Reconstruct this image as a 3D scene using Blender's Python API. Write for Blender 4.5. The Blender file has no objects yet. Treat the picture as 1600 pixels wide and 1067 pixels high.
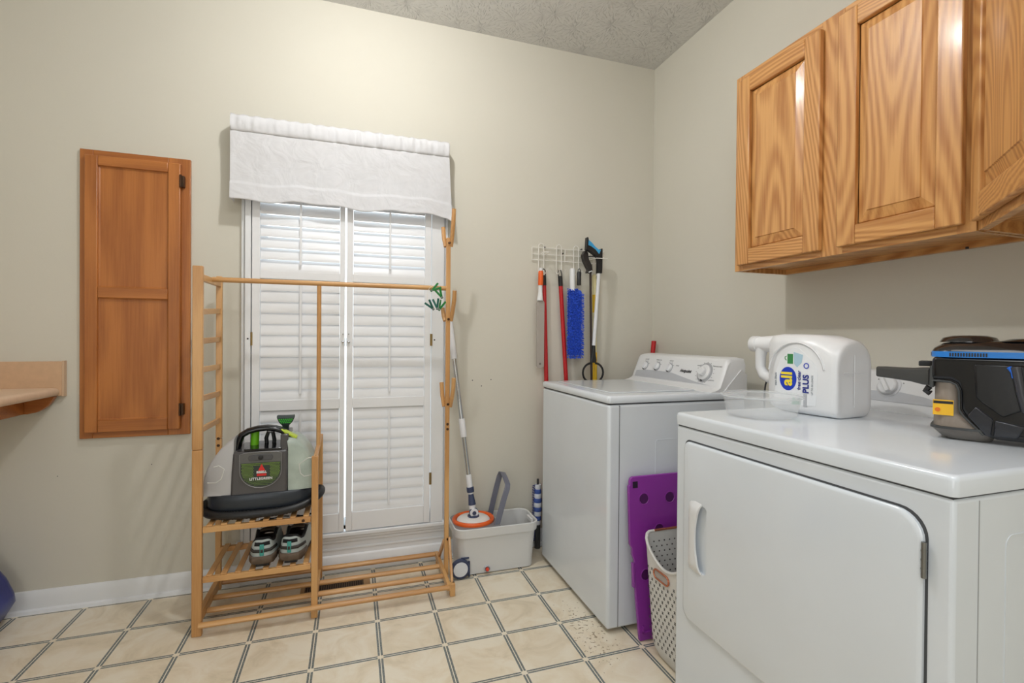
import bpy, math, random
from mathutils import Vector, Matrix
random.seed(7)
R = math.radians
PI = math.pi
SC = bpy.context.scene
COL = SC.collection

# ------------------------------------------------------------------ camera
XR, D, H = 1.6989, 2.4897, 2.74           # right wall, window wall, ceiling height
yw, pt, rl = R(18.1915), R(-0.3894), R(0.4415)
F = Vector((math.sin(yw)*math.cos(pt), math.cos(yw)*math.cos(pt), math.sin(pt)))
Rt = Vector((math.cos(yw), -math.sin(yw), 0)); Up = Rt.cross(F)
R2 = Rt*math.cos(rl)+Up*math.sin(rl); U2 = -Rt*math.sin(rl)+Up*math.cos(rl)
cd = bpy.data.cameras.new('camera'); cam = bpy.data.objects.new('camera', cd); COL.objects.link(cam)
cd.sensor_width = 36; cd.sensor_fit = 'HORIZONTAL'; cd.lens = 756.76*36/1600; cd.clip_start = .02
mw = Matrix((( R2.x, U2.x, -F.x, 0), (R2.y, U2.y, -F.y, 0), (R2.z, U2.z, -F.z, 1.1365), (0, 0, 0, 1)))
cam.matrix_world = mw
SC.camera = cam

# ------------------------------------------------------------------ world, lights, exposure
w = bpy.data.worlds.new('daylight'); SC.world = w; w.use_nodes = True
w.node_tree.nodes['Background'].inputs[0].default_value = (.93, .97, 1.0, 1)
w.node_tree.nodes['Background'].inputs[1].default_value = 2.6
SC.view_settings.view_transform = 'Standard'; SC.view_settings.look = 'None'
SC.view_settings.gamma = 1; SC.view_settings.use_curve_mapping = False
SC.view_settings.exposure = 0.13
LAMP = (.04, 1.52, 2.61)
ld = bpy.data.lights.new('ceiling_bulb', 'POINT'); ld.energy = 27; ld.color = (.99, .99, .985); ld.shadow_soft_size = .03
lo = bpy.data.objects.new('ceiling_bulb', ld); lo.location = LAMP; COL.objects.link(lo)
def area_light(name, loc, target, sx, sy, energy, color):
    a = bpy.data.lights.new(name, 'AREA'); a.shape = 'RECTANGLE'; a.size = sx; a.size_y = sy; a.energy = energy; a.color = color
    o = bpy.data.objects.new(name, a); o.location = loc; o.rotation_euler = (Vector(target)-Vector(loc)).to_track_quat('-Z', 'Y').to_euler(); COL.objects.link(o)
area_light('rear_fill', (-1.0, -1.3, 1.5), (1.2, 1.0, 1.0), 1.1, 1.8, 16, (.91, .955, 1))  # added fill light behind the camera; no real source stands there
area_light('overhead_fill', (.45, -.2, 2.70), (.46, -.19, 0), 1.5, 1.2, 21, (.93, .965, 1))  # unseen soft fill from above, added to brighten floor and appliances

# ------------------------------------------------------------------ materials
def srgb(r, g, b):
    f = lambda c: ((c/255+.055)/1.055)**2.4 if c > 10 else c/255/12.92
    return (f(r), f(g), f(b), 1)
MATS = {}
def mat(name, col, rough=.5, metal=0, bump=0, bscale=60, var=0, vscale=6, **kw):
    if name in MATS: return MATS[name]
    m = bpy.data.materials.new(name); m.use_nodes = True; nt = m.node_tree; N = nt.nodes; L = nt.links
    b = N['Principled BSDF']; c = srgb(*col)
    b.inputs['Base Color'].default_value = c; b.inputs['Roughness'].default_value = rough; b.inputs['Metallic'].default_value = metal
    for k, v in kw.items(): b.inputs[k.replace('_', ' ')].default_value = v
    tc = N.new('ShaderNodeTexCoord')
    no = N.new('ShaderNodeTexNoise'); no.inputs['Scale'].default_value = vscale; no.inputs['Detail'].default_value = 4
    L.new(tc.outputs['Object'], no.inputs['Vector'])
    cr = N.new('ShaderNodeValToRGB')
    v = max(var, .015)
    cr.color_ramp.elements[0].position = .3; cr.color_ramp.elements[1].position = .7
    cr.color_ramp.elements[0].color = tuple(x*(1-v) for x in c[:3])+(1,); cr.color_ramp.elements[1].color = tuple(min(1, x*(1+v)) for x in c[:3])+(1,)
    L.new(no.outputs['Fac'], cr.inputs['Fac']); L.new(cr.outputs['Color'], b.inputs['Base Color'])
    if bump:
        n2 = N.new('ShaderNodeTexNoise'); n2.inputs['Scale'].default_value = bscale; n2.inputs['Detail'].default_value = 3
        L.new(tc.outputs['Object'], n2.inputs['Vector'])
        bp = N.new('ShaderNodeBump'); bp.inputs['Strength'].default_value = bump; bp.inputs['Distance'].default_value = .003
        L.new(n2.outputs['Fac'], bp.inputs['Height']); L.new(bp.outputs['Normal'], b.inputs['Normal'])
    MATS[name] = m; return m

def wood(name, light, dark, axis, rough=.38, scale=1.0, bands=9, coat=.25):
    if name in MATS: return MATS[name]
    m = bpy.data.materials.new(name); m.use_nodes = True; nt = m.node_tree; N = nt.nodes; L = nt.links
    b = N['Principled BSDF']; b.inputs['Roughness'].default_value = rough; b.inputs['Coat Weight'].default_value = coat; b.inputs['Coat Roughness'].default_value = .15
    tc = N.new('ShaderNodeTexCoord')
    def mp(sv):
        q = N.new('ShaderNodeMapping'); q.inputs['Scale'].default_value = sv; L.new(tc.outputs['Object'], q.inputs['Vector']); return q
    def sv(a, c):
        v = [c, c, c]; v[axis] = a; return [x*scale for x in v]
    q = mp(sv(.6, 4.2))
    n = N.new('ShaderNodeTexNoise'); n.inputs['Scale'].default_value = 1; n.inputs['Detail'].default_value = 1.2; n.inputs['Distortion'].default_value = .15
    L.new(q.outputs[0], n.inputs['Vector'])
    mu = N.new('ShaderNodeMath'); mu.operation = 'MULTIPLY'; mu.inputs[1].default_value = bands*6.28; L.new(n.outputs['Fac'], mu.inputs[0])
    si = N.new('ShaderNodeMath'); si.operation = 'SINE'; L.new(mu.outputs[0], si.inputs[0])
    q2 = mp(sv(6, 160)); n2 = N.new('ShaderNodeTexNoise'); n2.inputs['Scale'].default_value = 1; n2.inputs['Detail'].default_value = 3
    L.new(q2.outputs[0], n2.inputs['Vector'])
    mr = N.new('ShaderNodeMapRange'); mr.inputs['From Min'].default_value = -1; mr.inputs['To Min'].default_value = .15; mr.inputs['To Max'].default_value = .75
    L.new(si.outputs[0], mr.inputs['Value'])
    m2 = N.new('ShaderNodeMix'); m2.data_type = 'FLOAT'; m2.inputs[0].default_value = .5
    L.new(mr.outputs[0], m2.inputs[2]); L.new(n2.outputs['Fac'], m2.inputs[3])
    cr = N.new('ShaderNodeValToRGB'); cr.color_ramp.elements[0].position = .22; cr.color_ramp.elements[1].position = .62
    cr.color_ramp.elements[0].color = srgb(*dark); cr.color_ramp.elements[1].color = srgb(*light)
    L.new(m2.outputs[0], cr.inputs['Fac']); L.new(cr.outputs[0], b.inputs['Base Color'])
    bp = N.new('ShaderNodeBump'); bp.inputs['Strength'].default_value = .12; bp.inputs['Distance'].default_value = .002
    L.new(n2.outputs['Fac'], bp.inputs['Height']); L.new(bp.outputs[0], b.inputs['Normal'])
    MATS[name] = m; return m

OAK = [wood('honey_oak_%s' % 'xyz'[a], (213, 158, 95), (170, 109, 52), a, bands=32) for a in range(3)]
OAK_DIM = [wood('dimmed_oak_%s' % 'xyz'[a], (186, 116, 54), (158, 92, 38), a, bands=8, rough=.42) for a in range(3)]  # same oak as on the right, with the dimmer left-hand light put into its colour
BAM = [wood('bamboo_%s' % 'xyz'[a], (210, 162, 104), (186, 134, 78), a, bands=3, scale=2.2, rough=.4, coat=.2) for a in range(3)]
wallm = mat('wall_paint', (212, 208, 195), .75, bump=.06, bscale=180, var=.012, vscale=2)
trimm = mat('trim_white', (232, 234, 236), .38, bump=.03, bscale=40)
shutm = mat('shutter_white', (235, 236, 238), .35)
enam = mat('white_enamel', (219, 225, 231), .17, Coat_Weight=.35, Coat_Roughness=.06, bump=.015, bscale=30)
enam2 = mat('white_plastic', (226, 227, 228), .32)
black = mat('black_plastic', (26, 26, 28), .4)
gloss = mat('gloss_black', (12, 13, 18), .14, Coat_Weight=.15)
dgrey = mat('dark_grey_plastic', (62, 64, 64), .42)
seam = mat('seam_shadow', (70, 72, 75), .6)
chrome = mat('chrome', (200, 202, 205), .14, 1)
steel = mat('hinge_steel', (140, 142, 142), .35, 1)
bronze = mat('bronze_hinge', (82, 62, 48), .35, .9)
redm = mat('red_lacquer', (190, 28, 34), .3)
yell = mat('yellow_plastic', (240, 196, 40), .35)
cream = mat('cream_plastic', (235, 224, 170), .4)
bluem = mat('blue_fibre', (42, 86, 208), .7, var=.3, vscale=90)
cyan = mat('cyan_rubber', (58, 160, 215), .45)
orange = mat('orange_plastic', (232, 98, 32), .35)
bucketm = mat('bucket_grey', (214, 214, 213), .38)
handm = mat('handle_slate', (112, 114, 128), .4)
navy = mat('navy_plastic', (52, 62, 92), .4)
wirem = mat('white_wire', (236, 233, 226), .35)
greym = mat('light_grey_plastic', (160, 162, 164), .4)
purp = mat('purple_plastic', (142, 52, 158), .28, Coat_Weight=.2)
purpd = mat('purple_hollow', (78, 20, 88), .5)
copper = mat('copper', (205, 130, 100), .22, 1)
hamp = mat('hamper_plastic', (214, 213, 209), .45)
holem = mat('perforation', (70, 68, 66), .8)
greenp = mat('green_plastic', (22, 122, 52), .35)
tealp = mat('dark_teal_plastic', (12, 88, 76), .35)

def glassy(name, col, rough, trans, ior=1.3, alpha=1):
    m = mat(name, col, rough, var=.0); b = m.node_tree.nodes['Principled BSDF']
    b.inputs['Transmission Weight'].default_value = trans; b.inputs['IOR'].default_value = ior; b.inputs['Alpha'].default_value = alpha
    return m
clear = glassy('clear_plastic', (235, 238, 240), .06, 0, 1.45, .22)
pane_m = glassy('window_glass', (240, 246, 248), .02, 1, 1.02)
tankm = glassy('frosted_tank', (205, 204, 204), .32, .2, 1.2)
tankg = mat('frosted_tank_over_green', (172, 184, 174), .3, var=.16, vscale=14)
smoke = glassy('smoky_bin', (164, 152, 140), .2, .25, 1.2)

def floor_material():
    m = bpy.data.materials.new('tile_vinyl'); m.use_nodes = True; nt = m.node_tree; N = nt.nodes; L = nt.links
    b = N['Principled BSDF']; b.inputs['Roughness'].default_value = .27
    tc = N.new('ShaderNodeTexCoord'); sx = N.new('ShaderNodeSeparateXYZ'); L.new(tc.outputs['Object'], sx.inputs[0])
    def math1(op, a, bb=None, v=None):
        q = N.new('ShaderNodeMath'); q.operation = op
        L.new(a, q.inputs[0])
        if bb is not None: L.new(bb, q.inputs[1])
        if v is not None: q.inputs[1].default_value = v
        return q.outputs[0]
    def dist(o, off):
        a = math1('SUBTRACT', o, v=off); a = math1('DIVIDE', a, v=.2303); a = math1('ADD', a, v=100.5)
        a = math1('FRACT', a); a = math1('SUBTRACT', a, v=.5); a = math1('ABSOLUTE', a); return math1('MULTIPLY', a, v=.2303)
    dx = dist(sx.outputs[0], .5599); dy = dist(sx.outputs[1], 2.2314)
    def band(d, lo, hi): return math1('MULTIPLY', math1('GREATER_THAN', d, v=lo), math1('LESS_THAN', d, v=hi))
    gx = math1('MULTIPLY', band(dx, .0015, .0088), math1('GREATER_THAN', dy, v=.0092))
    gy = math1('MULTIPLY', band(dy, .0015, .0080), math1('GREATER_THAN', dx, v=.0100))
    g = math1('MAXIMUM', gx, gy)
    wl = math1('MAXIMUM', math1('LESS_THAN', dx, v=.0016), math1('LESS_THAN', dy, v=.0016))
    n = N.new('ShaderNodeTexNoise'); n.inputs['Scale'].default_value = 7; n.inputs['Detail'].default_value = 7; n.inputs['Roughness'].default_value = .62; n.inputs['Distortion'].default_value = .9
    L.new(tc.outputs['Object'], n.inputs['Vector'])
    cr = N.new('ShaderNodeValToRGB'); e = cr.color_ramp.elements
    e[0].position = .3; e[0].color = srgb(214, 200, 174); e[1].position = .6; e[1].color = srgb(236, 226, 206)
    k = e.new(.45); k.color = srgb(229, 215, 190)
    L.new(n.outputs['Fac'], cr.inputs[0])
    mx = N.new('ShaderNodeMix'); mx.data_type = 'RGBA'; L.new(wl, mx.inputs[0]); L.new(cr.outputs[0], mx.inputs[6]); mx.inputs[7].default_value = srgb(236, 228, 208)
    n3 = N.new('ShaderNodeTexNoise'); n3.inputs['Scale'].default_value = 260; L.new(tc.outputs['Object'], n3.inputs['Vector'])
    c3 = N.new('ShaderNodeValToRGB'); c3.color_ramp.elements[0].color = srgb(92, 98, 98); c3.color_ramp.elements[1].color = srgb(138, 142, 138); c3.color_ramp.elements[0].position = .4; c3.color_ramp.elements[1].position = .6
    L.new(n3.outputs['Fac'], c3.inputs[0])
    m3 = N.new('ShaderNodeMix'); m3.data_type = 'RGBA'; L.new(g, m3.inputs[0]); L.new(mx.outputs[2], m3.inputs[6]); L.new(c3.outputs[0], m3.inputs[7])
    ex = math1('DIVIDE', math1('SUBTRACT', sx.outputs[0], v=.87), v=.09); ey = math1('DIVIDE', math1('SUBTRACT', sx.outputs[1], v=1.68), v=.24)
    rr = math1('ADD', math1('MULTIPLY', ex, ex), math1('MULTIPLY', ey, ey))
    mk = N.new('ShaderNodeMapRange'); mk.inputs['From Min'].default_value = 1.2; mk.inputs['From Max'].default_value = 0; mk.inputs['To Min'].default_value = 0; mk.inputs['To Max'].default_value = .11; L.new(rr, mk.inputs['Value'])
    nd = N.new('ShaderNodeTexNoise'); nd.inputs['Scale'].default_value = 75; nd.inputs['Detail'].default_value = 3; L.new(tc.outputs['Object'], nd.inputs['Vector'])
    sp = math1('GREATER_THAN', math1('ADD', nd.outputs['Fac'], mk.outputs[0]), v=.70)
    sp = math1('MULTIPLY', sp, math1('LESS_THAN', rr, v=1.2)); sp = math1('MULTIPLY', sp, v=.75)
    m4 = N.new('ShaderNodeMix'); m4.data_type = 'RGBA'; L.new(sp, m4.inputs[0]); L.new(m3.outputs[2], m4.inputs[6]); m4.inputs[7].default_value = srgb(128, 104, 74)
    L.new(m4.outputs[2], b.inputs['Base Color'])
    n4 = N.new('ShaderNodeTexNoise'); n4.inputs['Scale'].default_value = 90; L.new(tc.outputs['Object'], n4.inputs['Vector'])
    bp = N.new('ShaderNodeBump'); bp.inputs['Strength'].default_value = .12; bp.inputs['Distance'].default_value = .002
    L.new(n4.outputs['Fac'], bp.inputs['Height']); L.new(bp.outputs[0], b.inputs['Normal'])
    return m
def ceiling_material():
    m = bpy.data.materials.new('stomped_ceiling'); m.use_nodes = True; nt = m.node_tree; N = nt.nodes; L = nt.links
    b = N['Principled BSDF']; b.inputs['Base Color'].default_value = srgb(216, 215, 212); b.inputs['Roughness'].default_value = .55
    tc = N.new('ShaderNodeTexCoord')
    v = N.new('ShaderNodeTexVoronoi'); v.inputs['Scale'].default_value = 5.5; L.new(tc.outputs['Object'], v.inputs['Vector'])
    # radial strokes round every voronoi centre
    sb = N.new('ShaderNodeVectorMath'); sb.operation = 'SUBTRACT'; L.new(tc.outputs['Object'], sb.inputs[0]); L.new(v.outputs['Position'], sb.inputs[1])
    sx = N.new('ShaderNodeSeparateXYZ'); L.new(sb.outputs[0], sx.inputs[0])
    at = N.new('ShaderNodeMath'); at.operation = 'ARCTAN2'; L.new(sx.outputs[1], at.inputs[0]); L.new(sx.outputs[0], at.inputs[1])
    ln = N.new('ShaderNodeVectorMath'); ln.operation = 'LENGTH'; L.new(sb.outputs[0], ln.inputs[0])
    cx = N.new('ShaderNodeCombineXYZ')
    ml = N.new('ShaderNodeMath'); ml.operation = 'MULTIPLY'; ml.inputs[1].default_value = 14; L.new(at.outputs[0], ml.inputs[0])
    m2 = N.new('ShaderNodeMath'); m2.operation = 'MULTIPLY'; m2.inputs[1].default_value = 30; L.new(ln.outputs['Value'], m2.inputs[0])
    L.new(ml.outputs[0], cx.inputs[0]); L.new(m2.outputs[0], cx.inputs[1]); L.new(v.outputs['Distance'], cx.inputs[2])
    n = N.new('ShaderNodeTexNoise'); n.inputs['Scale'].default_value = 1.3; n.inputs['Detail'].default_value = 2; L.new(cx.outputs[0], n.inputs['Vector'])
    cr = N.new('ShaderNodeValToRGB'); cr.color_ramp.elements[0].position = .58; cr.color_ramp.elements[1].position = .64
    L.new(n.outputs['Fac'], cr.inputs[0])
    bp = N.new('ShaderNodeBump'); bp.inputs['Strength'].default_value = .8; bp.inputs['Distance'].default_value = .004
    L.new(cr.outputs[0], bp.inputs['Height']); L.new(bp.outputs[0], b.inputs['Normal'])
    return m
def linen_material():
    m = mat('white_linen', (238, 238, 240), .85, var=.03, vscale=30); nt = m.node_tree; N = nt.nodes; L = nt.links
    b = N['Principled BSDF']
    tc = N.new('ShaderNodeTexCoord'); q = N.new('ShaderNodeMapping'); q.inputs['Scale'].default_value = (60, 60, 420); L.new(tc.outputs['Object'], q.inputs[0])
    n = N.new('ShaderNodeTexNoise'); n.inputs['Scale'].default_value = 1; L.new(q.outputs[0], n.inputs['Vector'])
    bp = N.new('ShaderNodeBump'); bp.inputs['Strength'].default_value = .25; bp.inputs['Distance'].default_value = .001
    L.new(n.outputs['Fac'], bp.inputs['Height']); L.new(bp.outputs[0], b.inputs['Normal'])
    nw = N.new('ShaderNodeTexNoise'); nw.inputs['Scale'].default_value = 11; nw.inputs['Detail'].default_value = 3; nw.inputs['Distortion'].default_value = .6; L.new(tc.outputs['Object'], nw.inputs['Vector'])
    b2 = N.new('ShaderNodeBump'); b2.inputs['Strength'].default_value = .6; b2.inputs['Distance'].default_value = .02
    L.new(nw.outputs['Fac'], b2.inputs['Height']); L.new(bp.outputs['Normal'], b2.inputs['Normal']); L.new(b2.outputs['Normal'], b.inputs['Normal'])
    tr = N.new('ShaderNodeBsdfTranslucent'); tr.inputs[0].default_value = (.9, .9, .92, 1)
    mx = N.new('ShaderNodeMixShader'); mx.inputs[0].default_value = .3
    L.new(b.outputs[0], mx.inputs[1]); L.new(tr.outputs[0], mx.inputs[2]); L.new(mx.outputs[0], N['Material Output'].inputs[0])
    return m
linen = linen_material()

# ------------------------------------------------------------------ mesh tools
class M:
    def __init__(s): s.v = []; s.f = []; s.m = []; s.k = 0; s.T = None
    def add(s, vs, fs):
        o = len(s.v)
        for p in vs:
            p = Vector(p); s.v.append(s.T @ p if s.T is not None else p)
        for f in fs: s.f.append([i+o for i in f]); s.m.append(s.k)
        return s
    def box(s, x0, x1, y0, y1, z0, z1):
        vs = [(x, y, z) for x in (x0, x1) for y in (y0, y1) for z in (z0, z1)]
        return s.add(vs, [(0, 1, 3, 2), (4, 6, 7, 5), (0, 4, 5, 1), (2, 3, 7, 6), (0, 2, 6, 4), (1, 5, 7, 3)])
    def beam(s, a, b, w, h, up=(0, 0, 1)):
        a = Vector(a); b = Vector(b); d = (b-a).normalized(); up = Vector(up)
        if abs(d.dot(up)) > .95: up = Vector((0, 1, 0))
        x = d.cross(up).normalized(); y = x.cross(d).normalized()
        vs = [p+x*sx*w/2+y*sy*h/2 for p in (a, b) for sx, sy in ((-1, -1), (1, -1), (1, 1), (-1, 1))]
        return s.add(vs, [(3, 2, 1, 0), (4, 5, 6, 7), (0, 1, 5, 4), (1, 2, 6, 5), (2, 3, 7, 6), (3, 0, 4, 7)])
    def loft(s, rings, cap=True, close=False, ring=True):
        n = len(rings[0]); vs = [p for r in rings for p in r]; fs = []
        K = len(rings)
        for i in range(K if close else K-1):
            a = i*n; b = ((i+1) % K)*n
            for j in range(n if ring else n-1):
                j2 = (j+1) % n; fs.append((a+j, a+j2, b+j2, b+j))
        if cap and not close: fs += [tuple(range(n-1, -1, -1)), tuple((K-1)*n+j for j in range(n))]
        return s.add(vs, fs)
    def tube(s, pts, r, n=10, close=False, ry=None):
        pts = [Vector(p) for p in pts]; K = len(pts); rings = []; x = None
        for i, p in enumerate(pts):
            if close: d = pts[(i+1) % K]-pts[i-1]
            else: d = pts[min(i+1, K-1)]-pts[max(i-1, 0)]
            d.normalize()
            if x is None:
                u = Vector((0, 0, 1)) if abs(d.z) < .9 else Vector((0, 1, 0)); x = d.cross(u).normalized()
            else: x = (x-d*x.dot(d)).normalized()
            y = x.cross(d); rr = r[i] if isinstance(r, (list, tuple)) else r
            r2 = ry if ry else rr
            rings.append([p+x*math.cos(2*PI*j/n)*rr+y*math.sin(2*PI*j/n)*r2 for j in range(n)])
        return s.loft(rings, close=close)
    def cyl(s, a, b, r0, r1=None, n=16): return s.tube([a, b], [r0, r0 if r1 is None else r1], n)
    def lathe(s, prof, c=(0, 0, 0), axis='z', n=32, cap=True):
        rings = []
        for r, h in prof:
            ring = []
            for j in range(n):
                t = 2*PI*j/n; a, b = r*math.cos(t), r*math.sin(t)
                p = {'z': (a, b, h), 'x': (h, a, b), 'y': (b, h, a)}[axis]
                ring.append((p[0]+c[0], p[1]+c[1], p[2]+c[2]))
            rings.append(ring)
        return s.loft(rings, cap=cap)
    def prism(s, poly, a, b, ax):       # polygon in the two other axes, from a to b along ax
        def P(u, v, t): return {'x': (t, u, v), 'y': (u, t, v), 'z': (u, v, t)}[ax]
        n = len(poly); vs = [P(u, v, a) for u, v in poly]+[P(u, v, b) for u, v in poly]
        fs = [tuple(range(n-1, -1, -1)), tuple(range(n, 2*n))]+[(i, (i+1) % n, n+(i+1) % n, n+i) for i in range(n)]
        return s.add(vs, fs)
    def ringprism(s, outer, inner, a, b, ax):   # same vertex count; frame with a hole
        def P(u, v, t): return {'x': (t, u, v), 'y': (u, t, v), 'z': (u, v, t)}[ax]
        n = len(outer)
        rings = [[P(*q, a) for q in outer], [P(*q, b) for q in outer], [P(*q, b) for q in inner], [P(*q, a) for q in inner]]
        return s.loft(rings, close=True)
    def grid(s, fn, nu, nv):
        vs = [fn(i/nu, j/nv) for j in range(nv+1) for i in range(nu+1)]
        fs = [(j*(nu+1)+i, j*(nu+1)+i+1, (j+1)*(nu+1)+i+1, (j+1)*(nu+1)+i) for j in range(nv) for i in range(nu)]
        return s.add(vs, fs)

def base_of(p):
    o = Vector((0, 0, 0))
    while p is not None: o += p.location; p = p.parent
    return o
def build(name, m, mats, parent=None, bevel=0, seg=2, sub=0, solid=0, ang=35, origin=None, local=False, seganim=None):
    me = bpy.data.meshes.new(name)
    off = Vector((0, 0, 0)) if local else (base_of(parent) if parent else (Vector(origin) if origin else Vector((0, 0, 0))))
    me.from_pydata([tuple(p-off) for p in m.v], [], m.f); me.update()
    import bmesh
    bm = bmesh.new(); bm.from_mesh(me); bmesh.ops.recalc_face_normals(bm, faces=bm.faces); bm.to_mesh(me); bm.free()
    for x in (mats if isinstance(mats, (list, tuple)) else [mats]): me.materials.append(x)
    for i, p in enumerate(me.polygons): p.material_index = m.m[i]
    o = bpy.data.objects.new(name, me); COL.objects.link(o)
    if parent: o.parent = parent
    elif origin: o.location = origin
    if solid:
        q = o.modifiers.new('solid', 'SOLIDIFY'); q.thickness = solid; q.offset = 0
    if bevel:
        q = o.modifiers.new('bevel', 'BEVEL'); q.width = bevel; q.segments = seg; q.limit_method = 'ANGLE'; q.angle_limit = R(40)
    if sub:
        q = o.modifiers.new('sub', 'SUBSURF'); q.levels = q.render_levels = sub
    me.shade_smooth()
    if not sub: me.set_sharp_from_angle(angle=R(ang))
    return o
def thing(name, label, cat, loc, rotz=0, group=None):
    o = bpy.data.objects.new(name, None); COL.objects.link(o); o.location = loc; o.rotation_euler = (0, 0, rotz); o.empty_display_size = .05
    o['label'] = label; o['category'] = cat
    if group: o['group'] = group
    return o
def tag(o, label, cat, group=None):
    o['label'] = label; o['category'] = cat
    if group: o['group'] = group
    return o
def struct(o): o['kind'] = 'structure'; return o
def rrect(u0, u1, v0, v1, r, n=6):
    if not isinstance(r, (list, tuple)): r = [r]*4
    pts = []
    for (cu, cv, a0, q) in ((u0+r[0], v0+r[0], 180, r[0]), (u1-r[1], v0+r[1], 270, r[1]), (u1-r[2], v1-r[2], 0, r[2]), (u0+r[3], v1-r[3], 90, r[3])):
        for i in range(n+1):
            a = R(a0+90*i/n); pts.append((cu+q*math.cos(a), cv+q*math.sin(a)))
    return pts
def frame3(o, x, y, z):        # transform with given local axes
    return Matrix(((x[0], y[0], z[0], o[0]), (x[1], y[1], z[1], o[1]), (x[2], y[2], z[2], o[2]), (0, 0, 0, 1)))
def text(body, size, o, x, y, material, parent, name='lettering', depth=.0006, sx=1, font_shear=0, bold=.0, label=None, off=None):
    cu = bpy.data.curves.new('t', 'FONT'); cu.body = body; cu.size = size; cu.extrude = depth; cu.align_x = 'CENTER'; cu.align_y = 'CENTER'; cu.shear = font_shear; cu.offset = bold; cu.resolution_u = 3
    t = bpy.data.objects.new('t', cu); COL.objects.link(t)
    dg = bpy.context.evaluated_depsgraph_get(); me = bpy.data.meshes.new_from_object(t.evaluated_get(dg)); bpy.data.objects.remove(t)
    x = Vector(x).normalized(); y = Vector(y).normalized(); z = x.cross(y)
    b = off if off is not None else base_of(parent)
    me.transform(frame3(Vector(o)-b, x*sx, y, z)); me.materials.clear(); me.materials.append(material)
    ob = bpy.data.objects.new(name, me); COL.objects.link(ob); ob.parent = parent
    return ob

# ------------------------------------------------------------------ room shell
XL, YB = -1.75, -1.6
m = M(); m.box(XL-.1, XR+.1, YB-.1, D+.12, -.05, 0); struct(build('floor', m, floor_material()))
m = M(); m.box(XL-.1, XR+.1, YB-.1, D+.12, H, H+.06); struct(build('ceiling', m, ceiling_material()))
WX0, WX1, WZ0, WZ1 = -.425, .405, .20, 2.02
m = M(); m.box(XL, WX0, D, D+.12, 0, H); m.box(WX1, XR, D, D+.12, 0, H); m.box(WX0, WX1, D, D+.12, 0, WZ0); m.box(WX0, WX1, D, D+.12, WZ1, H)
m.k = 1
for (x, z) in ((.600, .913), (.649, .882), (.701, .915)): m.cyl((x, D+.001, z), (x, D-.0006, z), .003, n=8)
m.cyl((-.83, D+.001, .575), (-.83, D-.0006, .575), .002, n=6); m.cyl((-1.16, D+.001, .55), (-1.16, D-.0006, .55), .002, n=6)
struct(build('wall_back', m, [wallm, black]))
m = M(); m.box(XR, XR+.1, YB, D+.12, 0, H); struct(build('wall_right', m, wallm))
m = M(); m.box(XL-.1, XL, YB, D+.12, 0, H); struct(build('wall_left', m, wallm))
m = M(); m.box(XL, XR, YB-.1, YB, 0, H); struct(build('wall_front', m, wallm))
def baseboard(name, x0, x1):
    m = M(); m.prism([(D, 0), (D-.013, 0), (D-.013, .062), (D-.010, .070), (D-.008, .082), (D-.004, .088), (D, .088)], x0, x1, 'x')
    m.prism([(D-.013, 0), (D-.026, 0), (D-.022, .012), (D-.013, .017)], x0, x1, 'x')
    struct(build(name, m, trimm, ang=25))
baseboard('baseboard_left', XL, -.482); baseboard('baseboard_right', .462, XR)
m = M(); m.prism([(XR, 0), (XR-.013, 0), (XR-.013, .07), (XR-.005, .088), (XR, .088)], YB, D-.014, 'y'); struct(build('baseboard_side', m, trimm))

# window with casing, sill and panelled apron down to the floor
wn = thing('window_1', 'tall white window behind louvred shutters', 'window', (-.01, D, 0)); del wn['category']; wn['kind'] = 'structure'
m = M()
for x0, x1 in ((-.482, WX0), (WX1, .462)):
    m.box(x0, x1, D-.016, D, .20, 2.075)
    o = x0 if x0 < 0 else x1-.014
    m.box(o, o+.014, D-.022, D-.014, .20, 2.075)
m.box(-.482, .462, D-.016, D, WZ1, 2.075)
build('casing', m, trimm, wn, bevel=.003)
m = M(); m.box(-.50, .478, D-.045, D+.10, .178, .200); build('sill', m, trimm, wn, bevel=.006, seg=3)
m = M(); m.box(-.482, .462, D-.016, D, 0, .178)
m.prism([(D-.014, .178), (D-.036, .178), (D-.034, .166), (D-.026, .158), (D-.024, .146), (D-.016, .142)], -.482, .462, 'x')
m.prism([(D-.014, .0), (D-.024, .0), (D-.024, .075), (D-.020, .082), (D-.014, .086)], -.482, .462, 'x')
m.prism([(D-.014, .118), (D-.020, .118), (D-.020, .108), (D-.014, .106)], -.482, .462, 'x')
build('apron', m, trimm, wn, bevel=.0015)
m = M()
for x0, x1 in ((WX0, WX0+.035), (WX1-.035, WX1)): m.box(x0, x1, D+.05, D+.09, .2, WZ1)
for z in (.2, 1.09, WZ1-.04): m.box(WX0, WX1, D+.05, D+.09, z, z+.04)
m.box(WX0-.0, WX0+.012, D, D+.09, .2, WZ1); m.box(WX1-.012, WX1, D, D+.09, .2, WZ1)
build('sash', m, trimm, wn)
m = M(); m.box(WX0+.03, WX1-.03, D+.068, D+.072, .23, WZ1-.03); build('glass_pane', m, pane_m, wn)

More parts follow.
